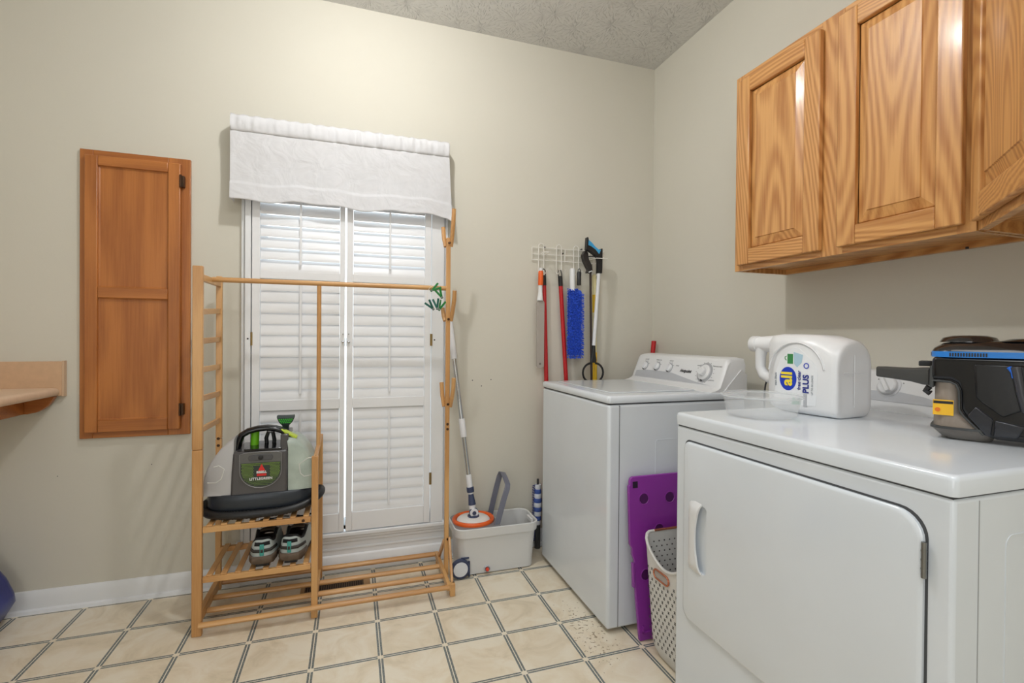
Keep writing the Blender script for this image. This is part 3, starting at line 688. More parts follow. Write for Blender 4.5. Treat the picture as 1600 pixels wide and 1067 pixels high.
# ------------------------------------------------------------------ trainers on the lower shelf
def shoe_parts(t, mirror):
    brown = mat('shoe_brown', (98, 82, 68), .7, var=.2, vscale=40); mesh_ = mat('shoe_grey_mesh', (176, 184, 182), .8, bump=.4, bscale=400)
    lin = mat('shoe_lining', (22, 22, 24), .9); sole = mat('shoe_sole', (74, 64, 56), .8, var=.2, vscale=60); teal = mat('teal_tab', (62, 150, 142), .6)
    k = -1 if mirror else 1
    S = [0, .03, .07, .12, .16, .20, .24, .275, .29]
    hw = [.026, .035, .038, .037, .039, .044, .045, .036, .018]
    cx = [0, 0, .001, .002, .004, .006, .005, .002, .0]
    def X(i, u): return k*cx[i]+u*hw[i]
    # sole
    m = M(); rings = []
    for i, s_ in enumerate(S):
        zt = .026+.018*(i <= 1)+.004*(i >= 7); zb = .004 if 0 < i < 7 else .012
        rings.append([(X(i, u)*1.0, s_, z) for u, z in ((-.9, zb), (-1.06, zb+.008), (-1.06, zt), (1.06, zt), (1.06, zb+.008), (.9, zb))])
    m.loft(rings); so = build('sole', m, sole, t, bevel=.003, local=True)
    m = M()
    for i in range(9):
        y = .012+i*.03; q = min(.034, .02+.01*i); m.box(-q, q, y, y+.018, 0, .008)
    build('tread', m, black, so, local=True)
    # upper: open U at the back, closed at the front
    top = [.086, .082, .072, .070, .084, .086, .070, .050, .034]
    m = M(); rings = []
    nn = 16
    for i, s_ in enumerate(S):
        ring = []
        op = max(0, 1-max(0, s_-.12)/.05) if s_ < .17 else 0
        for j in range(nn+1):
            a = PI*j/nn; c = math.cos(a)
            if op > 0:
                side = 1 if c >= 0 else -1; q = 1-abs(j-nn/2)/(nn/2)     # 0 at the sole .. 1 at the collar rim
                x = side*hw[i]*(1.05-.22*q-.12*q*q); z = .024+(top[i]-.024)*q
                if i == 0: x = side*hw[i]*(1.05-.25*q)
                x = x if q < .999 else side*hw[i]*.72 if i else side*.012
                if j == nn//2: x = hw[i]*.70 if i else 0
            else:
                x = hw[i]*1.04*math.copysign(abs(c)**.8, c); z = .024+(top[i]-.024)*math.sin(a)**.8
            ring.append((X(i, 0)+x, s_+(.004 if i == 0 else 0)*0, z))
        rings.append(ring)
    # heel cap and open sides
    def side_surface(sg):
        rr = []
        for i, s_ in enumerate(S[:6]):
            r_ = []
            for q in [n_/6 for n_ in range(7)]:
                x = sg*hw[i]*(1.04-.16*q*q); z = .022+(top[i]-.022)*q
                r_.append((X(i, 0)+x, s_, z))
            rr.append(r_)
        return rr
    rows = []
    path = [(5, 1), (4, 1), (3, 1), (2, 1), (1, 1), (0, .96), (0, .5), (0, 0), (0, -.5), (0, -.96), (1, -1), (2, -1), (3, -1), (4, -1), (5, -1)]
    for (i, sg) in path:
        r_ = []
        for q in [n_/7 for n_ in range(8)]:
            x = sg*hw[i]*(1.04-.20*q*q); z = .022+(top[i]+(.014 if i == 0 else 0)-.022)*q
            yb_ = S[i]-(.010*(1-abs(sg)) if i == 0 else 0)+(.006*q*q if i == 0 else 0)-.003*math.sin(PI*q)*(i == 0)
            r_.append((X(i, 0)+x, yb_, z))
        rows.append(r_)
    m = M(); m.loft(rows, cap=False, ring=False)
    up = build('upper', m, mesh_, t, solid=.006, sub=1, local=True)
    m = M(); rr = []
    for i in range(4, 9):
        rr.append([(X(i, 0)+hw[i]*1.05*math.copysign(abs(math.cos(a))**.75, math.cos(a)), S[i]-.006, .022+(top[i]-.022)*math.sin(a)**.75) for a in [PI*j/14 for j in range(15)]])
    m.loft(rr, cap=False, ring=False); build('toe_box', m, brown, up, solid=.003, sub=1, local=True)
    # lining and collar
    m = M(); rr = []
    for (i, sg) in path[1:-1]:
        rr.append([(X(i, 0)+sg*hw[i]*(.90-.15*q), S[i]+(.012 if i == 0 else 0), .028+(top[i]+(.012 if i == 0 else 0)+.001-.028)*q) for q in (0, .5, .8, 1)])
    m.loft(rr, cap=False, ring=False); m.tube([r_[-1] for r_ in rr], .0055, 8)
    m.box(-.030, .030, .012, .19, .028, .034)
    build('lining', m, lin, t, solid=0, local=True)
    m = M(); m.grid(lambda u, v: (k*.003+(u-.5)*.052*(1-.2*v), .215-.085*v, .078+.052*v+.006*math.sin(PI*u)), 6, 6); build('tongue', m, lin, t, solid=.006, local=True)
    m = M()
    for i in range(4):
        y = .205-i*.018; z = .092+i*.0085; m.tube([(-.024+k*.003, y, z-.006), (k*.003, y-.004, z+.006), (.024+k*.003, y, z-.006)], .0028, 6)
    lc_ = M()
    pts = [(0, .140, .122), (.012*k, .120, .136), (.030, .125, .135 if k > 0 else .136), (.060 if k > 0 else .034, .13, .137 if k > 0 else .139), (.075 if k > 0 else .050, .12, .138 if k > 0 else .142)]
    m.tube(pts, .0024, 6); m.tube([(0, .14, .122), (-.014, .125, .132), (-.020, .14, .128), (0, .142, .122)], .0024, 6)
    build('laces', m, lin, t, local=True)
    # heel details
    m = M(); m.box(-.0065, .0065, -.0155, -.009, .046, .086); build('pull_tab', m, teal, up, bevel=.002, local=True)
    def strip(z0, z1, sc, yo=-.0045, span=5):
        m = M(); rr = []
        for (i, sg) in path[3:-3]:
            rr.append([(X(i, 0)+sg*hw[i]*(1.04-.20*q*q)*sc+0, S[i]-(.010*(1-abs(sg)) if i == 0 else 0)+(yo if i == 0 else 0), .022+q*(top[i]-.022)) for q in (z0, (z0+z1)/2, z1)])
        m.loft(rr, cap=False, ring=False); return m
    build('heel_counter', strip(-.05, .34, 1.10, -.0065), brown, up, solid=.004, local=True)
    build('heel_band', strip(.56, .74, 1.08, -.006), mat('shoe_dark_band', (52, 48, 46), .7), up, solid=.002, local=True)
    build('collar_band', strip(.90, 1.10, .98, -.001), lin, up, solid=.003, local=True)
for (x, rz, mir, lb) in ((-.334, R(3), False, 'left trainer of the grey and brown pair, lace trailing sideways'), (-.234, R(-7), True, 'right trainer of the grey and brown pair, lace standing up')):
    t = thing('trainer', lb, 'shoe', (x, 2.104, .2295), rz, 'pair of trainers on the lower shelf')
    shoe_parts(t, mir); t.scale = (1.18, .95, 1.10)

# ------------------------------------------------------------------ spin mop and bucket
def bucket():
    t = thing('mop_bucket', 'light grey spin-mop bucket with orange spinner ring on the floor', 'bucket', (.665, 2.34, 0))
    def ringpts(x0, x1, y0, y1, r, z): return [(a, b, z) for a, b in rrect(x0, x1, y0, y1, r, 6)]
    m = M()
    o = [ringpts(.486, .862, 2.250, 2.425, .035, .006), ringpts(.482, .868, 2.246, 2.430, .040, .10), ringpts(.474, .876, 2.238, 2.438, .045, .185),
         ringpts(.466, .884, 2.230, 2.446, .05, .187), ringpts(.464, .887, 2.228, 2.448, .05, .226), ringpts(.468, .883, 2.232, 2.444, .046, .229),
         ringpts(.474, .877, 2.238, 2.438, .044, .226), ringpts(.480, .871, 2.244, 2.432, .040, .18), ringpts(.490, .856, 2.254, 2.421, .034, .012)]
    m.loft(o); build('tub', m, bucketm, t, ang=50)
    # spinner deck on the left half
    m = M(); m.prism(rrect(.469, .685, 2.233, 2.443, [.044, .004, .004, .044]), .216, .231, 'z'); build('spinner_deck', m, mat('deck_grey', (128, 128, 130), .4), t, bevel=.002)
    cx, cy = .573, 2.338; m = M(); n = 40
    prof = [(.103, .231), (.105, .240), (.101, .247), (.092, .248), (.086, .243), (.084, .232)]
    m.loft([[(cx+r*math.cos(2*PI*j/n), cy+r*math.sin(2*PI*j/n)*.93, z) for j in range(n)] for r, z in prof], close=False, cap=False)
    build('spinner_ring', m, orange, t, ang=60)
    m = M(); m.lathe([(.088, .2315), (.05, .2318), (.001, .232)], (cx, cy, 0), 'z', 36); build('spinner_basket', m, mat('basket_dark', (56, 48, 50), .5), t)
    # wheel and drain plug
    m = M(); m.lathe([(.046, 0), (.046, -.012), (.043, -.016), (.034, -.016), (.0335, -.012), (.001, -.012)], (.487, 2.243, .047), 'y', 30); wh = build('wheel', m, navy, t, ang=40)
    m = M(); m.lathe([(.0355, -.012), (.034, -.018), (.001, -.019)], (.487, 2.243, .047), 'y', 30); build('hub_cap', m, mat('hub_white', (222, 226, 232), .3), wh)
    m = M(); m.box(.527, .534, 2.236, 2.247, .004, .075); m.box(.492, .53, 2.240, 2.248, .088, .094); build('wheel_arch', m, navy, t)
    m = M(); m.lathe([(.016, .004), (.016, -.004), (.013, -.006), (.012, -.003)], (.620, 2.246, .026), 'y', 20, cap=False); build('plug_rim', m, mat('plug_grey', (190, 190, 196), .3), t)
    m = M(); m.lathe([(.008, 0), (.008, -.012), (.006, -.014), (.0005, -.014)], (.620, 2.246, .025), 'y', 14); build('drain_plug', m, mat('plug_red', (226, 70, 44), .35), t)
    # handle: flat band, leaning to the right
    pts = [(.668, 2.252, .222), (.690, 2.258, .290), (.712, 2.266, .355), (.728, 2.272, .395), (.734, 2.285, .412), (.735, 2.33, .432), (.735, 2.37, .446), (.732, 2.392, .442), (.726, 2.402, .420), (.712, 2.408, .36), (.697, 2.414, .29), (.683, 2.418, .222)]
    m = M(); rings = []
    P_ = [Vector(p) for p in pts]
    for i, p in enumerate(P_):
        d = (P_[min(i+1, len(P_)-1)]-P_[max(0, i-1)]).normalized(); x = Vector((.96, 0, -.28)); x = (x-d*x.dot(d)).normalized(); y = x.cross(d)
        rings.append([p+x*sx*.014+y*sy*.004 for sx, sy in ((-1, -1), (1, -1), (1, 1), (-1, 1))])
    m.loft(rings); build('carry_handle', m, handm, t, bevel=.002)
    m = M(); m.box(.862, .872, 2.29, 2.36, .205, .221); build('pour_lip', m, mat('lip_white', (236, 236, 236), .3), t)
bucket()
def mop():
    b0 = Vector((.573, 2.338, .262)); b1 = Vector((.461, 2.452, 1.285)); d = (b1-b0)
    f = lambda z: b0+d*((z-.262)/(1.285-.262))
    t = thing('spin_mop', 'spin mop with chrome pole standing in the orange spinner ring', 'mop', (.573, 2.338, .2335))
    m = M(); m.cyl(f(.325), f(1.04), .0105, n=16); build('pole', m, chrome, t)
    m = M(); m.tube([f(1.03), f(1.05), f(1.25), f(1.28)], [.0145, .0155, .0150, .010], 16); build('grip', m, mat('mop_white', (228, 229, 232), .35), t)
    m = M(); m.tube([f(.640), f(.645), f(.725), f(.73)], [.0145, .016, .0155, .014], 16); build('collar', m, MATS['mop_white'], t)
    m = M(); m.tube([f(.385), f(.39), f(.45), f(.455)], [.0135, .0145, .0135, .012], 16); build('collar', m, MATS['mop_white'], t)
    m = M(); m.tube([f(.368), f(.370), f(.392), f(.394)], [.016, .0185, .0185, .016], 16); m.tube([f(.308), f(.312), f(.356), f(.36)], [.019, .0185, .0135, .012], 16); build('locking_sleeve', m, navy, t)
    m = M(); m.cyl(f(.35), f(.375), .012, n=14); m.cyl(f(.272), f(.312), .016, n=14); build('neck', m, MATS['mop_white'], t)
    c = Vector((.574, 2.334, .272)); m = M(); m.lathe([(.001, -.014), (.020, -.014), (.021, -.008), (.021, .006), (.016, .010), (.001, .010)], c, 'y', 24); build('swivel_joint', m, MATS['mop_white'], t)
    m = M(); m.lathe([(.0215, -.007), (.0235, -.006), (.0235, .004), (.0215, .005)], c, 'y', 24); m.lathe([(.010, -.0142), (.010, -.0155), (.001, -.0155)], c, 'y', 16); build('joint_ring', m, navy, t)
    m = M(); m.lathe([(.030, .2505), (.028, .257), (.012, .262), (.001, .262)], (.573, 2.338, 0), 'z', 24); build('hub', m, navy, t)
    m = M(); m.lathe([(.080, .2335), (.082, .238), (.074, .245), (.040, .2515), (.001, .252)], (.573, 2.338, 0), 'z', 40); build('mop_head', m, mat('mop_pad', (226, 222, 218), .7, bump=.3, bscale=200), t, ang=60)
mop()

# ------------------------------------------------------------------ wire tool rack
def tool_rack():
    t = thing('tool_rack', 'white wire hook rack on the wall above the washer', 'rack', (1.14, D, 1.60))
    y0 = D-.012; r = .0026
    for (a, b) in ((.926, 1.118), (1.122, 1.32)):
        m = M(); m.tube([(a, y0, 1.634), (a, y0, 1.566), (b, y0, 1.566), (b, y0, 1.596)], r, 6); build('wire_frame', m, wirem, t)
    m = M(); m.tube([(.926, y0, 1.634), (1.366, y0, 1.634)], r, 6); m.tube([(.926, y0, 1.598), (1.366, y0, 1.600)], r, 6); build('wire_frame', m, wirem, t)
    for x in (.962, 1.068, 1.172, 1.268):
        for dx in (0,):
            pts = [(x, y0-.004, 1.50), (x, y0-.004, 1.64)]
            for i in range(1, 8):
                a = PI-PI*i/7; pts.append((x+.0155+.0155*math.cos(a), y0-.004, 1.64+.016*math.sin(a)))
            pts += [(x+.031, y0-.004, 1.50)]
            m = M(); m.tube(pts, r, 6)
            for q in (x, x+.031): m.tube([(q, y0-.004, 1.505), (q, y0-.01, 1.494), (q, y0-.030, 1.490), (q, y0-.045, 1.500), (q, y0-.052, 1.512)], r, 6)
            build('hook', m, wirem, t)
    m = M(); m.tube([(.972, y0-.004, 1.600), (.972, y0-.07, 1.598), (.990, y0-.078, 1.598), (1.006, y0-.07, 1.598), (1.006, y0-.004, 1.600)], .0025, 6); build('prong', m, wirem, t)
    m = M(); m.tube([(1.264, y0-.004, 1.580), (1.260, y0-.05, 1.578), (1.262, y0-.106, 1.577), (1.328, y0-.108, 1.577)], .0025, 6); build('prong', m, wirem, t)
    for x, z in ((.998, 1.637), (1.108, 1.610), (1.222, 1.640)):
        m = M(); m.cyl((x, D-.001, z), (x, y0-.006, z), .0038, n=8); build('screw', m, black, t)
tool_rack()
YT = 2.43
# orange handled flat scraper
t = thing('flat_duster', 'orange-handled tool with long flat grey blade hanging leftmost on the rack', 'cleaning tool', (.957, YT, .97))
m = M(); m.tube([(.958, YT, 1.422), (.958, YT, 1.43), (.959, YT, 1.495), (.959, YT, 1.50)], [.013, .0145, .0135, .011], 12); build('handle', m, orange, t)
m = M(); m.tube([(.959, YT, 1.499), (.959, YT, 1.515)], [.011, .010], 12); m.tube([(.957, YT, 1.425), (.957, YT, 1.385), (.955, YT, 1.345), (.955, YT, 1.340)], [.011, .011, .017, .017], 12); build('ferrule', m, enam2, t)
m = M(); m.prism(rrect(.937, .980, .975, 1.345, .02), YT-.003, YT+.003, 'y'); bl = build('blade', m, mat('blade_grey', (168, 160, 152), .5), t)
m = M(); m.cyl((.957, YT-.0045, 1.0), (.957, YT+.004, 1.0), .006, n=12); build('hole_rim', m, mat('blade_rim', (110, 104, 98), .5), bl)
def broom(x0, x1, y0, y1, label, top=1.515):
    y0 += .024; y1 += .018
    t = thing('broom', label, 'broom', (x1, y1, .0), group='red-handled poles')
    a = Vector((x0, y0, top)); b = Vector((x1, y1, .09)); d = (b-a).normalized(); f = lambda s_: a+d*s_
    m = M(); m.cyl(f(.085), b, .0115, n=16); build('handle', m, redm, t)
    m = M(); m.tube([f(.035), f(.09)], [.0125, .0125], 14)
    m.tube([f(.04)+Vector((-.010, 0, 0)), f(.02)+Vector((-.010, 0, 0)), f(.004)+Vector((-.006, 0, 0)), f(0), f(.004)+Vector((.006, 0, 0)), f(.02)+Vector((.010, 0, 0)), f(.04)+Vector((.010, 0, 0))], .0028, 8)
    build('cap', m, black, t)
    m = M(); rings = []
    for z, wx, wy in ((.105, .016, .010), (.09, .022, .012), (.05, .026, .014), (.0, .030, .014)):
        rings.append([(x1-0*wx+wx*u, y1+wy*v, z) for u, v in ((-1, -1), (1, -1), (1, 1), (-1, 1))])
    m.loft(rings); build('broom_head', m, mat('bristle_grey', (70, 74, 90), .9, bump=.5, bscale=150), t)
broom(.985, 1.035, YT, YT+.012, 'red broom pole with black cap hanging second from left on the rack')
broom(1.080, 1.185, YT, YT+.012, 'red pole with black cap hanging left of the blue duster, leaning right')
# blue microfibre duster
t = thing('duster', 'royal blue microfibre duster with white handle hanging on the rack', 'duster', (1.16, YT, 1.03))
m = M(); m.tube([(1.145, YT, 1.40), (1.145, YT, 1.515), (1.145, YT, 1.522)], [.0155, .0155, .012], 14); build('handle', m, enam2, t)
m = M(); m.prism(rrect(1.124, 1.202, 1.045, 1.405, .015), YT-.006, YT+.010, 'y'); du = build('pad', m, bluem, t, bevel=.004)
random.seed(5); m = M()
for i in range(15):
    for j in range(46):
        x = 1.121+i*.0058+random.uniform(-.002, .002); z = 1.040+j*.0082+random.uniform(-.002, .002)
        e_ = Vector((random.uniform(-.5, .5), -1, random.uniform(-.9, -.1)))
        if i == 0: e_.x = -1.2
        if i == 14: e_.x = 1.2
        if j == 0: e_.z = -1.8
        e_ = e_.normalized()*.014; p = Vector((x, YT-.004, z))
        if j > 42 and i > 9: continue
        m.tube([p, p+e_*.6, p+e_], [.0024, .0032, .0022], 5)
fz = build('pile', m, bluem, du); fz['kind'] = 'stuff'
# black handled wand partly behind the duster
t = thing('black_wand', 'short black handle hanging between the blue duster and the reacher', 'handle', (1.178, YT+.014, 1.40))
m = M(); m.tube([(1.180, YT-.012, 1.43), (1.180, YT-.012, 1.50), (1.180, YT-.012, 1.505)], [.0115, .0115, .008], 12); build('grip', m, black, t)
m = M(); m.tube([(1.172, YT-.012, 1.50), (1.174, YT-.012, 1.515), (1.180, YT-.012, 1.522), (1.186, YT-.012, 1.515), (1.188, YT-.012, 1.50)], .0025, 8); build('loop', m, dgrey, t)
# black reacher
YG = 2.428
t = thing('reacher_grabber', 'all-black pistol-grip reacher with thin dark shaft on the rack', 'reacher', (1.262, YG, .6))
m = M(); m.prism([(1.196, 1.598), (1.212, 1.622), (1.226, 1.622), (1.234, 1.612), (1.240, 1.575), (1.258, 1.545), (1.262, 1.515), (1.256, 1.500), (1.244, 1.500), (1.236, 1.505), (1.230, 1.498), (1.226, 1.505), (1.233, 1.518), (1.222, 1.535), (1.206, 1.565)], YG-.013, YG+.013, 'y'); build('grip', m, mat('grip_dark', (44, 40, 38), .5), t, bevel=.004)
m = M(); m.tube([(1.254, YG, 1.505), (1.266, YG, .93), (1.268, YG, .60)], .0062, 12); build('shaft', m, mat('shaft_dark', (52, 38, 32), .4), t)
m = M(); m.tube([(1.237, YG-.012, 1.504), (1.244, YG-.016, 1.508), (1.256, YG-.014, 1.512)], .0032, 8); build('trigger', m, enam2, t)
# yellow pole
t = thing('yellow_pole', 'yellow pole with pale middle hanging between the two reachers', 'pole', (1.30, 2.45, .0))
m = M(); m.cyl((1.296, 2.458, 1.385), (1.298, 2.459, 1.285), .0122, n=14); m.cyl((1.303, 2.460, 1.06), (1.312, 2.462, .05), .0122, n=14); build('sleeve', m, yell, t)
m = M(); m.tube([(1.294, 2.458, 1.50), (1.294, 2.458, 1.49), (1.296, 2.458, 1.385)], [.006, .0115, .0125], 14); m.cyl((1.298, 2.459, 1.285), (1.303, 2.460, 1.06), .0105, n=14); build('pole', m, cream, t)
m = M(); m.box(1.28, 1.345, 2.448, 2.474, .0, .05); build('foot_bar', m, yell, t, bevel=.003)
# blue and white reacher
YH = 2.396
t = thing('reacher_grabber', 'reacher with blue and black grip, white shaft and open black claw', 'reacher', (1.262, YH, .90))
m = M(); m.prism([(1.214, 1.688), (1.219, 1.686), (1.222, 1.676), (1.240, 1.664), (1.262, 1.642), (1.282, 1.628), (1.300, 1.628), (1.303, 1.615), (1.298, 1.600), (1.284, 1.596), (1.272, 1.608), (1.252, 1.622), (1.230, 1.634), (1.210, 1.640)], YH-.012, YH+.012, 'y')
build('grip', m, cyan, t, bevel=.003)
m = M(); m.prism([(1.210, 1.690), (1.216, 1.692), (1.219, 1.682), (1.217, 1.648), (1.236, 1.642), (1.262, 1.626), (1.284, 1.602), (1.292, 1.620), (1.298, 1.634), (1.305, 1.634), (1.305, 1.53), (1.303, 1.498), (1.278, 1.498), (1.279, 1.56), (1.274, 1.584), (1.250, 1.602), (1.226, 1.616), (1.206, 1.622)], YH-.0135, YH+.0135, 'y')
m.tube([(1.226, YH, 1.588), (1.25, YH, 1.590), (1.27, YH, 1.592), (1.283, YH, 1.590)], .0035, 8)
build('grip_frame', m, black, t, bevel=.002)
m = M(); m.tube([(1.289, YH, 1.50), (1.285, YH, 1.44), (1.262, YH, 1.10)], [.0095, .0095, .010], 14); build('shaft', m, mat('shaft_white', (232, 233, 236), .3), t)
m = M(); m.tube([(1.262, YH, 1.115), (1.262, YH, 1.10), (1.261, YH, 1.05), (1.260, YH, 1.02), (1.259, YH, 1.005)], [.008, .0095, .013, .020, .019], 12, ry=.009); build('neck', m, black, t)
for s_ in (-1, 1):
    m = M(); pts = []
    for i in range(13):
        a = R(88-175*i/12); pts.append((1.259+s_*(.012+.050*math.cos(a)), YH, .950+.052*math.sin(a)))
    m.tube(pts[:-1], [.0045]*11+[.005], 8, ry=.006); m.tube([pts[-2], (pts[-2][0]-s_*.002, YH-.004, pts[-2][2]-.010)], .0065, 8); build('claw', m, black, t)
# pole end peeping over the washer console, striped mop behind the washer
tag(build('leaning_pole', (lambda m: (m.tube([(1.560, 2.425, .02), (1.662, 2.425, 1.07), (1.668, 2.425, 1.125), (1.668, 2.425, 1.128)], [.012, .013, .014, .010], 14), m)[1])(M()), redm, origin=(1.56, 2.425, .0)), 'dark red pole end leaning in the corner behind the washer', 'pole')
t = thing('scrub_mop', 'blue and white striped fringe mop squeezed between the bucket and the washer', 'mop', (.955, 2.445, 0))
stripe = [mat('fringe_white', (226, 230, 238), .8), mat('fringe_blue', (70, 96, 170), .8)]
m = M()
zz_ = .345
for i in range(9):
    m.k = i % 2; r0 = .018+.006*math.sin(PI*i/8); m.tube([(.957, 2.445, zz_), (.957, 2.445, zz_-.012), (.957, 2.445, zz_-.024)], [r0*.9, r0, r0*.9], 12); zz_ -= .024
build('striped_head', m, stripe, t, ang=60)
m = M()
for i in range(34):
    z = .345-i*.009; m.tube([(.950, 2.445, z), (.925, 2.442, z-.006)], .0026, 5)
build('bristles', m, mat('bristle_navy', (40, 52, 110), .8), t)
m = M(); m.tube([(.957, 2.445, .0), (.957, 2.445, .125), (.957, 2.445, .13), (.957, 2.445, .375)], [.016, .016, .006, .006], 10); build('stem', m, dgrey, t)

# ------------------------------------------------------------------ washer
def washer():
    x0, x1, y0, y1 = .930, 1.585, 1.640, 2.318
    t = thing('washing_machine', 'white top-load washing machine in the far corner with knobbed console', 'washing machine', ((x0+x1)/2, (y0+y1)/2, 0))
    m = M(); m.box(x0, x1, y0, y1, .018, .884); build('cabinet', m, enam, t, bevel=.012, seg=4)
    m = M(); m.box(x0+.046, x0+.0485, y0-.0006, y0+.004, .025, .880); build('panel_seam', m, seam, t)
    # embossed side panel
    m = M(); m.ringprism(rrect(1.14, 1.42, .25, .74, .012), rrect(1.143, 1.417, .253, .737, .010), y0-.0012, y0+.002, 'y'); build('side_emboss', m, enam, t)
    m = M(); m.box(x0+.004, x1-.004, y0+.004, y1-.004, .884, .889); build('top_gap', m, seam, t)
    # lid deck
    m = M(); rings = []
    for (q, z) in ((0, .889), (-.002, .893), (-.002, .910), (.004, .9165), (.012, .918)):
        rings.append([(a, b, z) for a, b in rrect(x0+q-.001, x1-q, y0+q-.001, y1-q+.001, .014, 4)])
    m.loft(rings); build('top_deck', m, enam, t, ang=50)
    m = M(); m.prism(rrect(x0+.055, 1.395, y0+.075, y1-.060, .02), .9175, .9225, 'z'); ld_ = build('lid', m, enam, t, bevel=.002, seg=3)
    m = M(); m.ringprism(rrect(x0+.052, 1.398, y0+.072, y1-.057, .022), rrect(x0+.055, 1.395, y0+.075, y1-.060, .02), .9176, .9186, 'z'); build('lid_gap', m, greym, ld_)
    m = M(); m.box(x0+.07, x0+.15, 2.0, 2.06, .9215, .9235)
    # console
    prof = [(1.395, .917), (1.425, .924), (1.448, .936), (1.490, 1.040), (1.500, 1.052), (1.515, 1.058), (1.560, 1.062), (1.585, 1.058), (1.590, 1.045), (1.590, .90)]
    prof_in = prof
    m = M(); rings = []
    for y, q in ((y0+.004, .90), (y0+.014, .985), (y0+.03, 1), (y1-.03, 1), (y1-.014, .985), (y1-.004, .90)):
        rings.append([(1.53+(x-1.53)*q, y, .917+(z-.917)*q) for x, z in prof])
    m.loft(rings); cs = build('console', m, enam2, t, ang=40)
    m = M(); m.prism([(1.452, .90), (1.59, .90), (1.589, .99), (1.56, 1.01), (1.52, .97)], y0-.001, y0+.005, 'y'); build('end_cap', m, enam2, cs)
    d = Vector((1.490-1.448, 0, 1.040-.936)).normalized(); n_ = Vector((-d.z, 0, d.x)); o = Vector((1.448, 0, .936))
    def T(y, s_): return frame3(o+d*s_+Vector((0, y, 0))+n_*.0, (0, -1, 0), d, n_)
    # gray graphic band with a curve
    m = M(); m.T = T(0, 0)
    lo = [(-(y1-.035), .004), (-(y1-.035), .040)]
    for i in range(11): q = i/10; lo.append((-(y1-.035)+.62*q*0.55+.02, .044-.004*math.sin(q*6)-.002))
    band = [(-2.28, .004), (-2.28, .036), (-2.20, .043), (-2.08, .046), (-1.98, .043), (-1.90, .030), (-1.80, .014), (-1.70, .005)]
    m.prism(band, .0002, .0010, 'z'); build('graphic_band', m, mat('band_grey', (186, 188, 192), .4), cs)
    silver = mat('dial_silver', (176, 178, 182), .3, .2)
    for (y, s_, r, nm) in ((2.215, .066, .019, 'knob'), (2.112, .068, .019, 'knob'), (2.010, .066, .019, 'knob'), (1.757, .060, .036, 'dial')):
        m = M(); m.T = T(y, s_); m.lathe([(r*1.28, 0), (r*1.28, .0015), (r*1.0, .002)], n=30); build('dial_ring', m, silver, cs)
        m = M(); m.T = T(y, s_); m.lathe([(r, .0), (r*.98, .008), (r*.9, .010), (.0005, .010)], n=30)
        if nm == 'dial': m.lathe([(r*.55, .010), (r*.5, .024), (r*.42, .027), (.0005, .027)], n=24)
        else: m.box(-.005, .005, -r*.9, r*.9, .008, .018)
        kn = build('knob', m, enam2, cs, bevel=.0008)
        m = M(); m.T = T(y, s_); m.box(-.0012, .0012, -r*1.15, -r*.95, .001, .011); build('pointer', m, seam, kn)
    txt = mat('print_grey', (120, 122, 126), .5)
    zdir = d
    def tx(s, size, y, s_, mm=txt, **k): text(s, size, o+d*s_+Vector((0, y, 0))+n_*.0012, (0, -1, 0), d, mm, cs, 'marking', depth=.0002, **k)
    tx('LOAD SIZE', .007, 2.215, .102); tx('TEMPERATURE', .007, 2.112, .102); tx('OPTIONS', .007, 2.010, .102); tx('CYCLES', .007, 1.955, .08)
    tx('Hotpoint', .021, 1.885, .058, black, bold=.0006, font_shear=.3)
    tx('NORMAL', .006, 1.805, .090); tx('PERMANENT PRESS', .006, 1.69, .092); tx('DELICATES', .006, 1.70, .028)
    for i in range(16):
        a = 2*PI*i/16; yy, ss = 1.757-.055*math.cos(a), .060+.048*math.sin(a)
        if ss > .108 or ss < .012: continue
        m = M(); m.T = T(yy, ss); m.box(-.0016, .0016, -.0012, .0012, 0, .0012); build('tick', m, txt, cs)
    for i in range(4):
        for yy in (2.215, 2.112, 2.010):
            a = R(30+40*i); m = M(); m.T = T(yy-.030*math.cos(a), .066+.028*math.sin(a)); m.box(-.003, .003, -.0008, .0008, 0, .0012); build('tick', m, txt, cs)
    m = M()
    for xx in (x0+.06, x1-.06):
        for yy in (y0+.06, y1-.06): m.cyl((xx, yy, 0), (xx, yy, .03), .02, n=12)
    build('feet', m, black, t)
washer()

